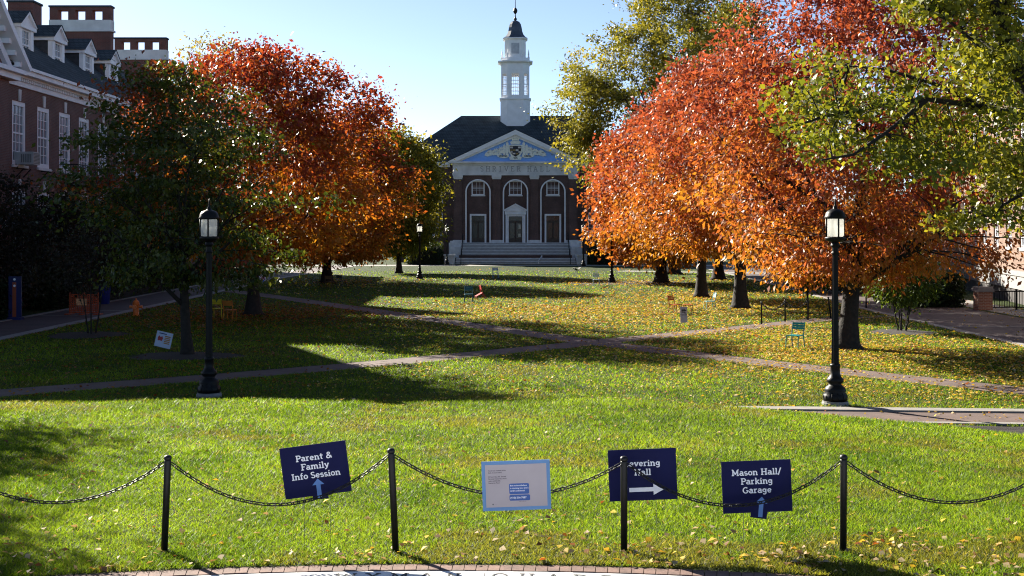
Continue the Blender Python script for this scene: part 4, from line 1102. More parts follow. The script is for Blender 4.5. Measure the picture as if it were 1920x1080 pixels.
make_tree('evergreen_shrub', 'tall dark evergreen between the maple and the right building', (24.3, 84), 6.5, 2.4, .1, .3, 300, 60, .2, col_dark, 55, clump=.45, stems=2, cat='shrub')
make_tree('shade_tree', 'small tree just outside the left edge, nearest the terrace', (-16.0, 24.0), 9.0, 1.5, .15, 4.2, 130, 50, .17, col_green, 56, clump=.38)
make_tree('shade_tree', 'small tree outside the left edge beyond the near brick path', (-17.6, 30.0), 9.4, 1.5, .15, 5.0, 120, 50, .17, col_green, 57, clump=.38)

def hedge(name, label, x0, x1, y0, y1, h, n, seed, colfn=col_dark, leaf=.14, group=None):
    r = np.random.default_rng(seed)
    root = thing(name, label, 'hedge', ((x0 + x1) / 2, (y0 + y1) / 2, 0), 0, group)
    lx, ly = (x1 - x0) / 2, (y1 - y0) / 2
    mb = MB(); mb.box(-lx * .9, lx * .9, -ly * .8, ly * .8, 0, h * .86); mb.build('stems', M['bark'], root)
    P = r.uniform(-1, 1, (n, 3)); f = r.integers(0, 4, n); 
    P[f == 0, 1] = -1; P[f == 1, 2] = 1; P[f == 2, 0] = np.sign(P[f == 2, 0]); P[f == 3, 1] = 1
    P = P * np.array([lx, ly, h / 2]) + np.array([0, 0, h / 2]) + r.normal(size=(n, 3)) * .09
    P[:, 2] += .12 * np.sin(P[:, 0] * 2.1) * (P[:, 2] / h)
    P[:, 2] = np.maximum(P[:, 2], .05)
    V, F = leaf_cloud(P, leaf, r, .1)
    c = colfn(P[:, 2] / h, r.uniform(0, 1, n), r.uniform(0, 1, n), P[:, 0], r)
    np_mesh('foliage', V, F, M['leaf'], root, np.repeat(c, 4, axis=0))
hedge('hedge', 'clipped dark hedge left of the hall steps', -11.5, -7.8, 138.5, 143, 2.2, 9000, 61)
hedge('hedge', 'clipped dark hedge right of the hall steps', 8.6, 13.5, 138.5, 143, 2.2, 9000, 62)
hedge('hedge', 'low round hedge beside the brick pier', 19.6, 22.2, 63, 65.5, 1.45, 9000, 63)
hedge('hedge', 'low dark bushes at the outer edge of the left walk', -22.8, -21.5, 41, 55, 1.5, 12000, 64)
hedge('hedge', 'dark bushes along the wall beyond the orange barrier', -22.9, -21.8, 61, 84, 1.7, 14000, 65)

# bough of a big tree whose trunk stands just outside the right edge
def bough_tree():
    bx, by = 11.6, 24.6
    root = thing('linden_tree', 'big lime green tree at the right edge whose boughs hang into view', 'tree', (bx, by, 0))
    r = np.random.default_rng(77); rr = random.Random(77)
    tb = MB()
    def P(px, py, Y): v = wp(px, py, Y); return Vector((v.x - bx, v.y - by, v.z))
    top = P(1905, 130, 24.4)
    tb.tube([(0, 0, -.05), (0, 0, .3), (-.05, 0, 2.5), (-.25, -.05, 4.4), P(1975, 220, 24.5), top, P(1868, 30, 24.3), P(1845, -40, 24.2), P(1800, -160, 24.0)], [.5, .36, .30, .27, .23, .19, .16, .13, .08], 10)
    limbs = [[P(1975, 240, 24.5), P(1920, 218, 24.2), P(1840, 200, 23.9), P(1740, 186, 23.6), P(1640, 200, 23.2), P(1540, 220, 22.8), P(1480, 240, 22.6)],
             [P(1840, 200, 23.9), P(1760, 160, 24.4), P(1660, 130, 24.8), P(1560, 120, 25.2)],
             [P(1740, 186, 23.6), P(1660, 250, 23.0), P(1600, 290, 22.6), P(1540, 300, 22.4)],
             [P(1975, 250, 24.5), P(1920, 300, 25), P(1850, 300, 25.4), P(1760, 280, 25.6), P(1680, 300, 25.8)],
             [P(1990, 320, 24.6), P(1920, 362, 24.4), P(1880, 385, 24.2), P(1850, 415, 24.0)],
             [top, P(1840, 90, 24.0), P(1780, 40, 23.6), P(1720, 10, 23.2)],
             [P(1868, 30, 24.3), P(1910, -30, 24.6), P(1960, -80, 24.9)],
             [top, P(1960, 60, 24.8), P(2050, 0, 25.2)], [P(1975, 220, 24.5), P(2060, 150, 25), P(2160, 80, 25.4)]]
    LP = []
    for i, l in enumerate(limbs):
        r0 = .075 if i in (0, 3) else .045
        tb.tube(l, [max(.01, r0 * (1 - k / len(l)) ** .8) for k in range(len(l))], 7)
        for a, b in zip(l[:-1], l[1:]):
            for f in (0, .33, .66): LP.append(a.lerp(b, f))
    LP = np.array([list(p) for p in LP])
    # leaf sprays: flat layered, hanging over these regions of the boughs
    cl = []
    def spray(px0, px1, py0, py1, Y0, Y1, n):
        for _ in range(n): cl.append(P(rr.uniform(px0, px1), rr.uniform(py0, py1), rr.uniform(Y0, Y1)))
    def tri(n):
        while n:
            px = rr.uniform(1450, 1960); py = rr.uniform(85, 360)
            # outline: rises to the right, thins to the left tip
            top_ = np.interp(px, [1450, 1530, 1620, 1700, 1800, 1960], [190, 100, 110, 130, 80, 60]); bot = np.interp(px, [1450, 1500, 1580, 1700, 1800, 1960], [215, 270, 330, 340, 320, 370])
            if top_ < py < bot: cl.append(P(px, py, rr.uniform(22.4, 26.2))); n -= 1
    tri(145)
    spray(1690, 1860, -40, 40, 23, 25.5, 36); spray(1820, 1990, -60, 120, 23, 26, 44); spray(1830, 1990, 250, 420, 23.5, 26, 32); spray(1950, 2200, -200, 300, 24, 28, 90); spray(1760, 1860, 395, 445, 23.8, 24.4, 5)
    C = np.array([list(p) for p in cl])
    for c in C:
        j = int(np.argmin(np.linalg.norm(LP - c, axis=1))); p0 = Vector(LP[j]); p1 = Vector(c)
        tb.tube([p0, p0.lerp(p1, .5) + Vector((0, 0, .06)), p1], [.016, .011, .004], 4, cap=False)
    tb.build('trunk', M['bark'], root, smooth=True)
    per = 72; n = per * len(C); ci = np.repeat(np.arange(len(C)), per)
    off = r.normal(size=(n, 3)) * (.26 * r.uniform(.6, 1.3, len(C)))[ci][:, None] * np.array([1.15, 1.15, .5])
    Pt = C[ci] + off
    V, F = leaf_cloud(Pt, .098, r, .35, .75)
    c = col_limegreen(None, r.uniform(0, 1, len(C))[ci], r.uniform(0, 1, n), None, r)
    np_mesh('crown', V, F, M['leaf'], root, np.repeat(np.clip(c, 0, 1) * .82, 4, axis=0))
bough_tree()

# ------------------------------------------------------------------ grass blades and fallen leaves
def seg_dist(P, line):
    d = np.full(len(P), 1e9)
    for a, b in zip(line[:-1], line[1:]):
        ab = b - a; t = np.clip(((P - a) @ ab) / (ab @ ab), 0, 1); q = a + t[:, None] * ab
        d = np.minimum(d, np.linalg.norm(P - q, axis=1))
    return d
def lawn_mask(X, Y, soft=0.0):
    P = np.stack([X, Y], 1); ok = np.ones(len(X), bool)
    ok &= seg_dist(P, pathA[::3]) > .68 - soft; ok &= seg_dist(P, pathB[::3]) > .68 - soft
    ok &= (X > -17.7 + soft * 0) & (X < np.interp(Y, [60, 90, 135], [16.75, 18.1, 19.0]))
    rr_ = np.hypot(X - AC[0], Y - AC[1]); ok &= rr_ > AR + .01
    yc = np.interp(X, [-14, 4, 10.6, 19], [26.55, 26.5, 26.0, 25.4]); ok &= ~((Y > yc - 1.0) & (Y < yc + 1.22))
    for a, b, c, d in MULCH[:4]: ok &= ((X - a) / c) ** 2 + ((Y - b) / d) ** 2 > 1
    ok &= Y < 133.5
    return ok
def vnoise(X, Y, s, seed):
    """cheap smooth value noise"""
    r = np.random.default_rng(seed); g = r.uniform(0, 1, (64, 64))
    x = X / s; y = Y / s; i = np.floor(x).astype(int); j = np.floor(y).astype(int); fx = x - i; fy = y - j
    fx = fx * fx * (3 - 2 * fx); fy = fy * fy * (3 - 2 * fy)
    G = lambda a, b: g[a % 64, b % 64]
    return (G(i, j) * (1 - fx) + G(i + 1, j) * fx) * (1 - fy) + (G(i, j + 1) * (1 - fx) + G(i + 1, j + 1) * fx) * fy

def grass(n=1250000):
    r = np.random.default_rng(5)
    u = r.uniform(0, 1, n); Y = 1 / (1 / 10.4 + u * (1 / 118 - 1 / 10.4)); X = r.uniform(-1, 1, n) * (.44 * Y + 4.5)
    ok = lawn_mask(X, Y); X, Y = X[ok], Y[ok]; n = len(X)
    Z = zg(X, Y)
    h = np.clip(.019 + .0008 * Y, .022, .05) * r.uniform(.4, 1.6, n) * (.75 + .6 * vnoise(X, Y, .7, 1))
    w = np.clip(.0008 * Y, .006, .10) * r.uniform(.6, 1.3, n)
    a = r.uniform(0, 2 * np.pi, n); lean = r.uniform(.2, 1.9, n) * h; b = r.uniform(0, 2 * np.pi, n)
    V = np.empty((n, 3, 3))
    dx, dy = np.cos(a) * w / 2, np.sin(a) * w / 2
    V[:, 0] = np.stack([X - dx, Y - dy, Z - .005], 1); V[:, 1] = np.stack([X + dx, Y + dy, Z - .005], 1); V[:, 2] = np.stack([X + np.cos(b) * lean, Y + np.sin(b) * lean, Z + h], 1)
    p = np.clip(.55 * vnoise(X, Y, 1.3, 2) + .45 * vnoise(X, Y, .35, 3) + r.normal(size=n) * .16, 0, 1)
    col = mix((.050, .125, .008), (.205, .345, .034), p)
    dry = (vnoise(X, Y, 2.1, 4) * .6 + vnoise(X, Y, .5, 6) * .4 + (Y < 12.5) * .2 + (Y < 12.0) * .1) > .72 + r.normal(size=n) * .07
    col[dry] = .45 * col[dry] + .55 * mix((.11, .10, .03), (.24, .20, .07), r.uniform(0, 1, dry.sum()))
    pale = r.uniform(0, 1, n) < .03; col[pale] = mix((.24, .24, .10), (.42, .40, .22), r.uniform(0, 1, pale.sum()))
    big = vnoise(X, Y, 3.3, 21) * .6 + vnoise(X, Y, 1.1, 22) * .4
    col *= np.stack([.84 + .42 * big, .80 + .36 * big, np.ones(n)], 1)
    col *= r.uniform(.5, 1.1, n)[:, None]
    o = np_mesh('grass', V.reshape(-1, 3), np.arange(3 * n).reshape(n, 3), M['grass'], None, np.repeat(col, 3, axis=0), tris=True)
    tag(o, 'short green grass blades covering the lawns', 'grass', kind='stuff')
grass()

def litter():
    r = np.random.default_rng(9)
    n = 1000000
    u = r.uniform(0, 1, n); Y = 1 / (1 / 10.6 + u * (1 / 125 - 1 / 10.6)); X = r.uniform(-1, 1, n) * (.46 * Y + 4.0)
    trees = [(10.8, 41, 6.0, .75), (11.1, 62, 7, 1), (10.7, 72, 7, 1), (10.6, 92, 7, .8), (-11.7, 57.7, 6.5, .7), (-12.4, 93, 6, .6), (4, 60, 8, 1), (2, 54, 5.5, .7), (8.5, 48, 4.5, .9), (14, 33, 4, .5)]
    d = np.zeros(n)
    for a, b, s, k in trees: d = np.maximum(d, k * np.exp(-((X - a) ** 2 + (Y - b) ** 2) / (2 * (s * .75) ** 2)))
    dens = .02 + 1.0 * d * (.45 + .8 * vnoise(X, Y, 1.6, 11)) + .05 * (vnoise(X, Y, 1.2, 12) > .62)
    near = np.clip((13.4 - Y) / 2.2, 0, 1); dens = np.where(Y < 24,   .0015 + .026 * near * vnoise(X, Y, .6, 13) * np.clip(.75 + .12 * X, .4, 1.6), dens)
    ok = lawn_mask(X, Y, .1)
    road = (X > 17.2) & (X < 25) & (Y < 70) & (Y > 42); dens = np.where(road, .08 * np.clip((X - 19.5) / 3, .15, 1), dens); ok |= road
    onp = ~lawn_mask(X, Y) & ~road; dens = np.where(onp, dens * .35, dens); ok |= (onp & (Y > 24.2) & (np.abs(X) < 16))
    keep = ok & (r.uniform(0, 1, n) < dens); X, Y, d = X[keep], Y[keep], d[keep]; n = len(X)
    Z = zg(X, Y) + np.clip(.02 + .0006 * Y, .02, .06)
    onp = ~lawn_mask(X, Y); Z = np.where(onp, zg(X, Y) + .02, Z)
    sz = np.where(Y < 24, .062, np.clip(.036 + .0011 * Y, .05, .14))
    a = r.uniform(0, 2 * np.pi, n); tip = np.stack([np.cos(a), np.sin(a), r.normal(size=n) * .35], 1); tip /= np.linalg.norm(tip, axis=1)[:, None]
    nrm = np.stack([r.normal(size=n) * .45, r.normal(size=n) * .45, np.ones(n)], 1); side = np.cross(tip, nrm); side /= np.linalg.norm(side, axis=1)[:, None]
    up = np.cross(side, tip); L = (sz * r.uniform(.6, 1.5, n))[:, None]; C = np.stack([X, Y, Z], 1) - tip * L / 2
    V = np.empty((n, 4, 3)); V[:, 0] = C; V[:, 1] = C + tip * L * .45 + side * L * .36 + up * L * .14; V[:, 2] = C + tip * L; V[:, 3] = C + tip * L * .45 - side * L * .36 + up * L * .14
    u = r.uniform(0, 1, n); k = r.uniform(0, 1, n)
    col = mix((.46, .30, .045), (.66, .50, .06), u)
    col[k > .62] = mix((.40, .28, .13), (.55, .42, .24), u[k > .62]); col[k > .88] = mix((.16, .07, .03), (.40, .13, .03), u[k > .88])
    col *= .95
    nr = Y < 24; br = nr & (r.uniform(0, 1, n) < .55); col[br] = mix((.20, .10, .045), (.50, .40, .25), r.uniform(0, 1, br.sum()))
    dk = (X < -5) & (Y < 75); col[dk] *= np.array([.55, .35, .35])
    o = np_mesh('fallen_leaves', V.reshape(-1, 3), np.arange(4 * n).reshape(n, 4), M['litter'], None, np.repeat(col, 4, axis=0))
    tag(o, 'yellow and tan leaves fallen over the lawns', 'fallen leaves', kind='stuff')
    print('litter', n)
litter()

# ------------------------------------------------------------------ lamp posts
def lamp(loc, label, fresh=None):
    if fresh is not None:
        o = copy_tree(fresh); o.location = loc; o['label'] = label; return o
    t = thing('street_lamp', label, 'street lamp', loc, 0, 'black lamp posts around the lawn')
    b = MB(); b.lathe([(.29, -.05), (.29, .06), (.275, .07), (.275, .10)], n=20); b.build('footing', M['stone_dark'], t)
    b = MB()
    b.lathe([(.255, .10), (.265, .16), (.255, .24), (.215, .28), (.235, .33), (.205, .40), (.15, .44), (.13, .47), (.18, .52), (.185, .57), (.14, .62), (.105, .68), (.10, .84), (.115, .86), (.115, .89), (.09, .92)], n=20)
    for k in range(12):
        a = 2 * math.pi * k / 12; b.tube([(.235 * math.cos(a), .235 * math.sin(a), .1), (.262 * math.cos(a), .262 * math.sin(a), .2), (.2 * math.cos(a), .2 * math.sin(a), .285)], .018, 5)
    b.build('base', M['lamp_metal'], t, True)
    p = MB()
    n = 16; prof = [(.082, .92), (.062, 3.30)]
    vs = []; fs = []
    for rr, z in prof:
        for k in range(2 * n):
            a = math.pi * k / n; q = rr * (1 if k % 2 == 0 else .88); vs.append((q * math.cos(a), q * math.sin(a), z))
    m = 2 * n
    for k in range(m): fs.append((k, (k + 1) % m, m + (k + 1) % m, m + k))
    p.add(vs, fs); p.lathe([(.075, 3.30), (.085, 3.33), (.07, 3.37), (.07, 3.45), (.10, 3.5), (.08, 3.56)], n=16)
    p.build('pole', M['lamp_metal'], t)
    l = MB(); l.lathe([(.06, 3.56), (.14, 3.58), (.215, 3.63), (.225, 3.67), (.2, 3.685)], n=24)
    for k in range(4):
        a = R(90 * k + 90) + .12; l.tube([(.2 * math.cos(a), .2 * math.sin(a), 3.66), (.2 * math.cos(a), .2 * math.sin(a), 4.09)], .019, 6)
    l.build('lantern_frame', M['lamp_metal'], t, True)
    g = MB(); g.lathe([(.165, 3.69), (.185, 3.72), (.185, 4.05), (.17, 4.08)], n=24); g.build('lantern_glass', M['lampglass'], t, True)
    c = MB(); c.lathe([(.205, 4.08), (.23, 4.09), (.232, 4.12), (.215, 4.15), (.205, 4.2), (.16, 4.26), (.08, 4.29), (.045, 4.31), (.05, 4.34), (.02, 4.38), (.025, 4.42), (.012, 4.46), (.004, 4.56)], n=24); c.build('cap', M['lamp_metal'], t, True)
    return t
L0 = lamp((*gp(392, 744), 0), 'black lamp post at the left, white lantern before dark foliage')
lamp((*gp(1566, 760), 0), 'black lamp post at the right, lantern before orange foliage', L0)
lamp((*gp(787, 524), 0), 'distant lamp post left of the hall steps', L0)
lamp((*gp(1094, 501), 0), 'distant lamp post right of the hall steps', L0)
lamp((*gp(1147, 531), 0), 'distant lamp post half hidden by the low orange maple skirts', L0)
lamp((*gp(838, 498), 0), 'distant lamp post farthest away by the left hedge', L0)

# ------------------------------------------------------------------ bollards and chains in front
def bollard(base, top, label, group, r=.031, first=None):
    base, top = Vector(base), Vector(top)
    t = thing('bollard', label, 'bollard', base, 0, group)
    d = top - base
    m = MB(); h = d.length; ax = d.normalized(); q = Vector((0, 0, 1)).rotation_difference(ax).to_matrix().to_4x4(); m.T = q
    m.lathe([(r, -.08), (r, h - .055), (r * .96, h - .045)], n=16); m.build('post', M['black'], t, True)
    k = MB(q); k.lathe([(r * .9, h - .046), (r * 1.12, h - .04), (r * 1.15, h - .022), (r * .95, h - .008), (r * .5, h - .001), (.002, h)], n=16); k.build('cap', M['black'], t, True)
    return t
YP = 11.7
post_px = [(-118, 1040, -112, 853), (308, 1038, 315, 853), (742, 1034, 733, 840), (1170, 1035, 1170, 855), (1581, 1045, 1582, 852), (2000, 1048, 1998, 850)]
blabs = ['black bollard just outside the left edge', 'black bollard left of the parent and family sign', 'black bollard leaning between the family sign and the poster', 'black bollard in front of the sign with the white arrow',
         'black bollard right of the parking garage sign', 'black bollard just outside the right edge']
tops = []
for (a, b, c, d), lab in zip(post_px, blabs):
    pb, pt = wp(a, b, YP), wp(c, d, YP); pb.z = .9
    bollard(pb, pt, lab, 'black bollards carrying the chain')
    tops.append((pb, pt))
def chain(p, q, sag, label, group='black chains between the bollards', pitch=.055, lw=.0058, ll=.037, lr=.0155):
    t = thing('chain', label, 'chain', p, 0, group)
    p, q = Vector(p), Vector(q)
    N = 200; cur = [p.lerp(q, k / N) - Vector((0, 0, 4 * sag * (k / N) * (1 - k / N))) - p for k in range(N + 1)]
    L = [0]
    for a, b in zip(cur[:-1], cur[1:]): L.append(L[-1] + (b - a).length)
    n = max(2, round(L[-1] / pitch)); V = []; F = []
    base = []
    na, nb = 12, 5
    for i in range(na):
        a = 2 * math.pi * i / na
        cx_, cy_ = (ll - lr) * (1 if math.cos(a) > 1e-6 else (-1 if math.cos(a) < -1e-6 else 0)) + lr * math.cos(a), lr * math.sin(a)
        for j in range(nb):
            b = 2 * math.pi * j / nb; base.append((cx_ + lw * math.cos(b) * math.cos(a), cy_ + lw * math.cos(b) * math.sin(a), lw * math.sin(b)))
    bf = [(i * nb + j, i * nb + (j + 1) % nb, ((i + 1) % na) * nb + (j + 1) % nb, ((i + 1) % na) * nb + j) for i in range(na) for j in range(nb)]
    j = 0
    m = MB()
    for k in range(n):
        s = (k + .5) * L[-1] / n
        while L[j + 1] < s: j += 1
        f = (s - L[j]) / (L[j + 1] - L[j]); c = cur[j].lerp(cur[j + 1], f); x = (cur[j + 1] - cur[j]).normalized()
        y = Vector((0, 1, 0)); z = x.cross(y).normalized(); y = z.cross(x)
        ro = R(35 if k % 2 else 125); y2 = y * math.cos(ro) + z * math.sin(ro); z2 = x.cross(y2)
        m.add([tuple(c + x * v[0] + y2 * v[1] + z2 * v[2]) for v in base], bf)
    m.build('links', M['black'], t, True)
clabs = ['black chain running out of the left edge', 'black chain hanging in front of the parent and family sign', 'black chain behind the bordered poster', 'black chain hanging before the garage sign', 'black chain running out of the right edge']
sags = [.36, .41, .32, .385, .37]
for k in range(5):
    a, b = tops[k][1], tops[k + 1][1]
    da = (tops[k][0] - a).normalized(); db = (tops[k + 1][0] - b).normalized()
    chain(a + da * .075 + Vector((.035, 0, 0)), b + db * .075 - Vector((.035, 0, 0)), sags[k], clabs[k])
# small bollards by the right path
for k, (px, py, dx) in enumerate([(1428, 608, 0), (1472, 603, .0), (1515, 600, 0), (1558, 597, -.12), (1596, 592, 0), (1607, 586, 0), (1624, 579, 0)]):
    x, y = gp(px, py); labs = ['far black bollard nearest the crossing of the paths', 'far black bollard left of the small green tree', 'far black bollard in front of the small green tree', 'far black bollard leaning left beside the right lamp pole',
                               'far black bollard just right of the thick trunk', 'far black bollard second right of the thick trunk', 'far black bollard farthest right before the evergreen']
    bollard((x, y, 0), (x + dx, y, .93), labs[k], 'far black bollards under the right maples', .035)
far = [gp(1428, 608), gp(1472, 603), gp(1515, 600)]
for k in range(2):
    chain(Vector((*far[k], .86)), Vector((*far[k + 1], .86)), .3, ['far chain between the bollards left of the small green tree', 'far chain before the small green tree'][k], 'far chains under the right maples', pitch=.11, lw=.012, ll=.07, lr=.026)

# ------------------------------------------------------------------ signs in front
def sign_frame(px, py, Y, roll):
    c = wp(px, py, Y)
    rot = Matrix.Rotation(-roll, 4, 'Y')
    return c, rot
def board(name, label, px, py, Y, roll, w, h, lines=(), lh=.062, top=.1, face='navy', group=None, stakes=True):
    """upright board; local u to the right, v up, d towards the viewer"""
    c, rot = sign_frame(px, py, Y, roll)
    zb = float(zg(c.x, c.y))
    t = thing(name, label, 'sign', (c.x, c.y, zb), 0, group)
    Tm = Matrix.Translation((0, 0, c.z - zb)) @ rot
    m = MB(Tm); m.box(-w / 2, w / 2, -.003, .003, -h / 2, h / 2)
    bo = m.build('board', M[face], t)
    pl = lambda u, v, d: tuple(Tm @ Vector((u, -.0042 - d, v)))
    if lines:
        tx = MB(); v = h / 2 - top
        for s in lines:
            strokes(tx, s, lh, lambda u, vv, d, v=v: pl(u, v + vv, d), .165, sx=1.22); v -= .083
        tx.build('lettering', M['signwhite'], t)
    if stakes:
        s = MB()
        for x in (-w * .2, w * .2):
            a = Tm @ Vector((x, .006, -h / 2 + .1)); s.tube([a, (a.x, a.y, -.05)], .0022, 5)
        s.build('wire_stake', mat('steel wire', (.12, .12, .11), .6, metal=.3), t)
    return t, bo, Tm, pl
ARROW = [(-.5, -.16), (.18, -.16), (.18, -.44), (.5, 0), (.18, .44), (.18, .16), (-.5, .16)]
def arrow(pl, t, cx, cy, L, W, ang, m, d=0.0, fat=1.0):
    a = MB(); ca, sa = math.cos(ang), math.sin(ang); pts = []
    for x, y in ARROW:
        x *= L; y *= W; pts.append(pl(cx + x * ca - y * sa, cy + x * sa + y * ca, d + .0008))
    a.poly(pts); return a.build('arrow', m, t)
t, b, Tm, pl = board('yard_sign', 'navy yard sign reading Parent & Family Info Session with a blue arrow tab', 591.5, 881, 11.86, R(7.4), .617, .475, ('Parent &', 'Family', 'Info Session'), .058, .1435)
tb = MB(Tm @ Matrix.Translation((.018, -.005, -.165)) @ Matrix.Rotation(R(1.5), 4, 'Y')); tb.box(-.073, .073, -.002, .0008, -.108, .09); tb.build('arrow_panel', M['navy'], t)
arrow(pl, t, .010, -.17, .18, .127, R(90), M['lightblue'], .0035)
t, b, Tm, pl = board('yard_sign', 'navy yard sign reading Levering Hall with a white arrow pointing right', 1205, 890, 11.86, R(2.2), .63, .475, ('Levering', 'Hall'), .058, .158)
arrow(pl, t, .035, -.137, .33, .12, 0, M['signwhite'])
t, b, Tm, pl = board('yard_sign', 'navy yard sign reading Mason Hall/ Parking Garage with a blue arrow tab', 1419, 912, 11.86, R(2.4), .644, .48, ('Mason Hall/', 'Parking', 'Garage'), .058, .134)
tb = MB(Tm @ Matrix.Translation((.018, -.005, -.19)) @ Matrix.Rotation(R(9), 4, 'Y')); tb.box(-.077, .077, -.002, .0008, -.105, .085); tb.build('arrow_panel', M['navy'], t)
arrow(pl, t, .030, -.189, .19, .127, R(83), M['lightblue'], .0035)

def bfont(mb, s, size, pl, u, v, bold=0.0, d=.0008):
    cu = bpy.data.curves.new('t', 'FONT'); cu.body = s; cu.size = size; cu.align_x = 'LEFT'; cu.offset = bold; cu.resolution_u = 2
    o = bpy.data.objects.new('t', cu); me = bpy.data.meshes.new_from_object(o)
    mb.add([pl(u + q.co.x, v + q.co.y, d) for q in me.vertices], [tuple(p.vertices) for p in me.polygons])
    bpy.data.objects.remove(o); bpy.data.meshes.remove(me); bpy.data.curves.remove(cu)
def poster():
    w, h = .618, .448
    M['poster_edge'] = mat('light blue border', (.10, .24, .48), .5, noise=(6, .1)); M['poster'] = mat('shade-tinted paper', (.40, .36, .39), .6, noise=(4, .05))  # white paper, its mauve shade tint put into the colour
    t, b, Tm, pl = board('poster', 'pale notice with light blue border hung on the chain between two bollards', 968, 910, 11.58, R(2.0), w, h, face='poster_edge', stakes=False)
    p = MB(); x, y = w / 2 - .032, h / 2 - .032
    p.poly([pl(-x, -y, 0), pl(x, -y, 0), pl(x, y, 0), pl(-x, y, 0)]); p.build('paper', M['poster'], t)
    k = MB()
    for i, s in enumerate(('Could you noticed at the', 'back of your event?', '', '24 hour day, 365. Second', 'Personal resources. Don\'t', 'wait; confidential.', 'Resource; Team')):
        if s: bfont(k, s, .0155, pl, -.25, .135 - .0185 * i, .0004)
    bfont(k, 'Made to Go On', .010, pl, .02, -.148)
    k.build('small_print', mat('dark print', (.06, .05, .07), .7), t)
    bl = MB()
    def rr_(x0, x1, y0, y1, r=.012):
        pts = []
        for cx_, cy_, a0 in ((x1 - r, y0 + r, -90), (x1 - r, y1 - r, 0), (x0 + r, y1 - r, 90), (x0 + r, y0 + r, 180)):
            pts += [(cx_ + r * math.cos(R(a0 + 30 * q)), cy_ + r * math.sin(R(a0 + 30 * q))) for q in range(4)]
        bl.poly([pl(a, b_, .0006) for a, b_ in pts])
    rr_(-.065, .115, -.078, .018); rr_(-.065, .122, -.137, -.084)
    bl.build('speech_bubble', mat('deep blue print', (.02, .09, .34), .5), t)
    wt = MB()
    for i, s in enumerate(('But students/believe', 'is checking him. Don\'t', 'AND confidential.')): bfont(wt, s, .0185, pl, -.056, -.006 - .024 * i, .0003, .0014)
    bfont(wt, '(410) 516-7687', .0235, pl, -.058, -.118, .0006, .0014)
    wt.build('bubble_print', M['signwhite'], t)
    mk = MB(); mk.poly([pl(-.215 + .007 * math.cos(R(30 * q)), -.165 + .007 * math.sin(R(30 * q)), .0006) for q in range(12)]); bfont(mk, '- - -', .014, pl, -.2, -.17)
    mk.build('emblem', mat('grey print', (.12, .12, .14), .7), t)
    hk = MB()
    for x in (-w * .42, w * .42): hk.tube([Tm @ Vector((x, 0, .02)), Tm @ Vector((x, .03, .035)), Tm @ Vector((x, .11, .04))], .003, 5)
    hk.build('cable_tie', M['black'], t)
poster()

# yard signs on the far lawns
def far_signs():
    x, y = gp(306, 657)
    M['pale_sign'] = mat('pale blue white sign', (.42, .48, .62), .6, noise=(5, .08))
    t, b, Tm, pl = board('yard_sign', 'tilted white yard sign with red and yellow blocks on the shaded left lawn', 307, 637, y, R(-13), .52, .50, face='pale_sign')
    a = MB()
    for k in range(5): a.poly([pl(.02, .10 - .055 * k, .001), pl(.2, .10 - .055 * k, .001), pl(.2, .135 - .055 * k, .001), pl(.02, .135 - .055 * k, .001)])
    a.build('print', mat('dark yellow bars', (.34, .16, .03), .6), t)
    a = MB(); a.poly([pl(-.2 + .17 * q[0], -.06 + .17 * q[1], .001) for q in ((.1, .0), (.5, .1), (.85, 0), (1, .55), (.8, .95), (.5, .75), (.2, 1), (0, .6))]); a.build('print', mat('red print', (.35, .03, .03), .6), t)
    a = MB(); strokes(a, 'VOTE', .06, lambda u, v, d: pl(u - .06, .16 + v, d + .001), .2); a.build('print', mat('navy print', (.02, .02, .12), .6), t) if False else None
    a = MB(); a.poly([pl(-.18, .17, .001), pl(.06, .17, .001), pl(.06, .2, .001), pl(-.18, .2, .001)]); a.build('print', mat('navy print', (.02, .02, .14), .6), t)
    x, y = gp(1282, 613)
    M['grey_sign'] = mat('grey placard', (.38, .36, .42), .7, noise=(9, .25))
    t, b, Tm, pl = board('yard_sign', 'narrow grey double placard with black blotches by the orange chair', 1282, 590, y, R(1.5), .28, .63, face='grey_sign')
    a = MB()
    for cx_, cy_, r_ in ((-.05, .17, .045), (.02, .17, .05), (.08, .165, .035), (-.06, .1, .03), (.05, .07, .035), (.0, .1, .028)):
        a.poly([pl(cx_ + r_ * math.cos(R(45 * q + 20)) * (.7 + .3 * (q % 2)), cy_ + r_ * math.sin(R(45 * q + 20)), .001) for q in range(8)])
    a.poly([pl(-.13, .0, .001), pl(.13, .0, .001), pl(.13, .012, .001), pl(-.13, .012, .001)]); a.poly([pl(-.1, -.03, .001), pl(.1, -.03, .001), pl(.1, -.022, .001), pl(-.1, -.022, .001)])
    a.build('print', mat('black print', (.03, .03, .035), .7), t)
    t, b, Tm, pl = board('yard_sign', 'small white sign with pink and blue marks behind the red maple trunk', 492, 522, 82, 0, .42, .5, face='signwhite')
    a = MB(); a.poly([pl(-.1, -.05, .002), pl(.15, -.05, .002), pl(.15, .12, .002), pl(-.05, .12, .002)]); a.build('print', mat('pink print', (.6, .12, .3), .6), t)
    a = MB(); a.poly([pl(-.18, -.22, .002), pl(.12, -.22, .002), pl(.12, -.08, .002), pl(-.18, -.08, .002)]); a.build('print', mat('blue print', (.05, .15, .6), .6), t)
far_signs()

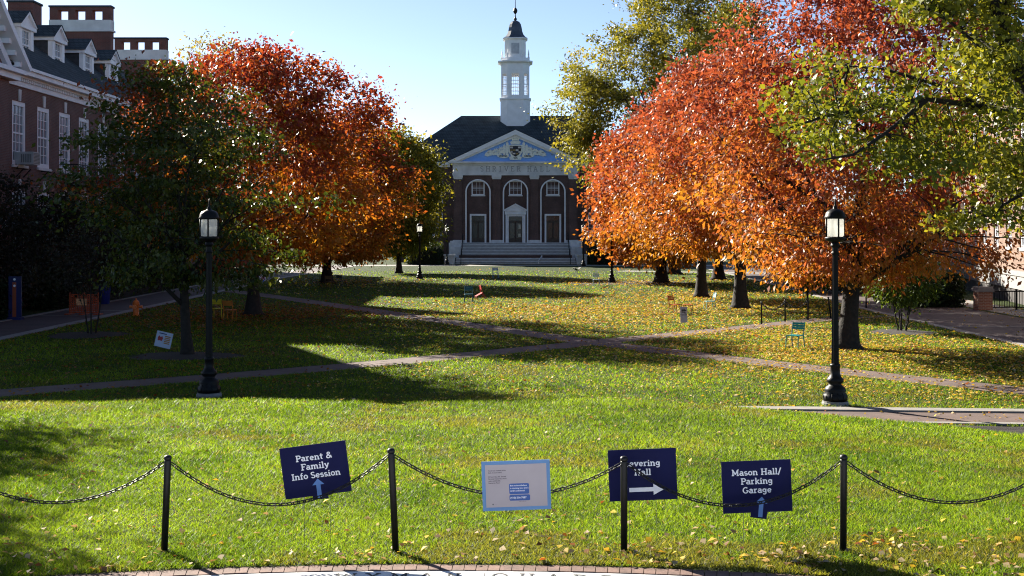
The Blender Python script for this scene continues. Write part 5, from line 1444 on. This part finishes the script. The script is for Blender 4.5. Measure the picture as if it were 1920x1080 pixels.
# ------------------------------------------------------------------ lawn chairs
def chair(loc, rotz, color, label, tilt=None, rough=.4):
    t = thing('lawn_chair', label, 'chair', loc, rotz, 'metal chairs scattered on the lawn')
    if tilt is not None: t.rotation_euler = (tilt[0], tilt[1], rotz); t.location = (loc[0], loc[1], tilt[2])
    key = 'chair' + str(color)
    if key not in M: M[key] = mat('painted metal', color, .6, noise=(8, .1), spec=.15)
    m = M[key]
    s = MB()                                             # faces -Y; slats across
    for k in range(6): s.box(-.2, .2, -.215 + .07 * k, -.152 + .07 * k, .425, .447)
    s.tube([(-.2, -.21, .432), (.2, -.21, .432)], .011, 5); s.build('seat', m, t)
    b = MB()
    for k in range(3): b.add([(-.2, .215 + .02 * k, .62 + .075 * k), (.2, .215 + .02 * k, .62 + .075 * k), (.2, .232 + .02 * k, .685 + .075 * k), (-.2, .232 + .02 * k, .685 + .075 * k),
                              (-.2, .227 + .02 * k, .62 + .075 * k), (.2, .227 + .02 * k, .62 + .075 * k), (.2, .244 + .02 * k, .685 + .075 * k), (-.2, .244 + .02 * k, .685 + .075 * k)],
                             [(0, 1, 2, 3), (7, 6, 5, 4), (0, 4, 5, 1), (2, 6, 7, 3), (0, 3, 7, 4), (1, 5, 6, 2)])
    b.build('backrest', m, t)
    for sx in (-1, 1):
        l = MB(); l.tube([(sx * .215, -.25, 0), (sx * .205, -.21, .43), (sx * .205, .17, .43)], .018, 6); l.build('leg', m, t)
        l = MB(); l.tube([(sx * .215, .25, 0), (sx * .205, .17, .43), (sx * .205, .22, .62), (sx * .205, .275, .85)], .018, 6); l.build('leg', m, t)
    return t
def g0(px, py): x, y = gp(px, py); return (x, y, 0)
chair(g0(408, 597), R(180), (.45, .36, .02), 'yellow metal chair behind the left lamp pole')
chair(g0(431, 600), R(170), (.42, .14, .025), 'orange metal chair in shade beside the yellow chair')
chair(g0(617, 541), R(175), (.10, .07, .03), 'dark brown chair left of a pair under the low golden maple')
chair(g0(640, 539), R(150), (.03, .035, .05), 'near black chair right of a pair under the low golden maple')
chair(g0(929, 522), R(8), (.10, .32, .55), 'light blue chair standing before the hall steps')
chair(g0(879, 567), R(6), (.02, .10, .14), 'dark teal chair in the shadow, beside a red chair')
chair(g0(905, 563), R(-75), (.40, .03, .03), 'red chair tipped back beside a dark teal chair', tilt=(R(28), 0, -.06))
chair(g0(1266, 589), R(48), (.32, .075, .018), 'orange metal chair facing right by the grey placard')
chair(g0(1331, 582), R(-80), (.20, .36, .34), 'pale green chair seen from the side near the second maple trunk')
chair(g0(1491, 654), R(-38), (.015, .22, .23), 'teal metal chair alone on the leafy lawn left of the right lamp')
chair(g0(1075, 513), R(-60), (.03, .035, .02), 'olive wire chair tipped over near the hall', tilt=(R(-35), 0, .02))
chair(g0(1118, 536), R(0), (.30, .36, .40), 'grey chair at the edge of the far leaf bed')
def stool():
    t = thing('footstool', 'low orange metal footstool beside the orange chair', 'stool', g0(1290, 588), R(70))
    m = M['chair' + str((.32, .075, .018))]
    s = MB()
    for k in range(5): s.box(-.2, .2, -.19 + .08 * k, -.125 + .08 * k, .40, .415)
    s.build('seat', m, t)
    for sx in (-1, 1):
        l = MB(); l.tube([(sx * .2, -.2, 0), (sx * .2, -.17, .4), (sx * .2, .17, .4), (sx * .2, .2, 0)], .018, 6); l.build('leg', m, t)
stool()

# ------------------------------------------------------------------ hydrant, barrier, blue panel, bin by the left walk
def left_items():
    x, y = gp(255, 593)
    t = thing('fire_hydrant', 'orange fire hydrant on the grass beside the left walk', 'hydrant', (x, y, 0))
    m = mat('orange enamel', (.62, .14, .02), .4, noise=(8, .12))
    b = MB(); b.lathe([(.17, 0), (.17, .05), (.13, .06), (.13, .5), (.16, .51), (.16, .56), (.14, .57)], n=16); b.build('barrel', m, t, True)
    c = MB(); c.lathe([(.15, .57), (.14, .63), (.1, .69), (.05, .72), (.05, .73), (.03, .735), (.03, .79)], n=16); c.build('bonnet', m, t, True)
    for ax, ln, r_ in (((1, 0), .25, .055), ((-1, 0), .25, .055), ((0, -1), .26, .08)):
        n = MB(); n.tube([(ax[0] * .1, ax[1] * .1, .42), (ax[0] * ln, ax[1] * ln, .42)], r_, 10); n.tube([(ax[0] * (ln - .03), ax[1] * (ln - .03), .42), (ax[0] * (ln + .03), ax[1] * (ln + .03), .42)], r_ * 1.25, 8); n.build('nozzle', m, t)
    x, y = gp(157, 590)
    t = thing('safety_barrier', 'orange plastic safety barrier standing on the left walk', 'barrier', (x, y, 0), R(-8))
    m = mat('orange plastic mesh', (.34, .05, .012), .5, noise=(9, .3))
    b = MB()
    for k in range(9): b.box(-.7, .7, -.012, .012, .08 + .1 * k, .125 + .1 * k)
    for k in range(15): b.box(-.69 + .096 * k, -.655 + .096 * k, -.016, .016, .07, .93)
    b.build('panel', m, t)
    for sx in (-.68, .0, .68):
        p = MB(); p.tube([(sx, .03, 0), (sx, .03, 1.0)], .03, 8); p.build('post', m, t)
        f = MB(); f.box(sx - .1, sx + .1, -.3, .3, .006, .06); f.build('foot', m, t)
    pn = MB(); pn.box(-.35, .15, -.03, -.018, .42, .72); pn.build('placard', mat('faded orange placard', (.62, .3, .14), .6, noise=(14, .5)), t)
    x, y = -21.15, 54.5
    t = thing('display_panel', 'upright dark blue panel with an orange stripe at the left edge', 'panel', (x, y, 0))
    p = MB(); p.box(-.27, .27, -.05, .05, .1, 1.85); p.box(-.3, .3, -.2, .2, 0, .1); p.build('panel', mat('dark blue panel', (.008, .012, .08), .45), t)
    p = MB(); p.box(-.1, .06, -.06, -.051, .12, 1.6); p.build('stripe', mat('orange stripe', (.28, .06, .02), .5), t)
    for z in (1.45, 1.72):
        p = MB(); p.tube([(-.01, -.075, z), (-.01, -.05, z)], .05, 12); p.build('disc', M['signwhite'], t)
    t = thing('waste_bin', 'blue waste bin behind the orange barrier', 'bin', (-21.0, 66, 0))
    p = MB(); p.lathe([(.24, 0), (.3, .95), (.31, .97)], n=14); p.build('body', mat('blue plastic', (.02, .035, .25), .5), t, True)
    p = MB(); p.lathe([(.32, .972), (.32, 1.02), (.2, 1.1), (.02, 1.13)], n=14); p.build('lid', mat('dark lid', (.02, .02, .05), .5), t, True)
left_items()
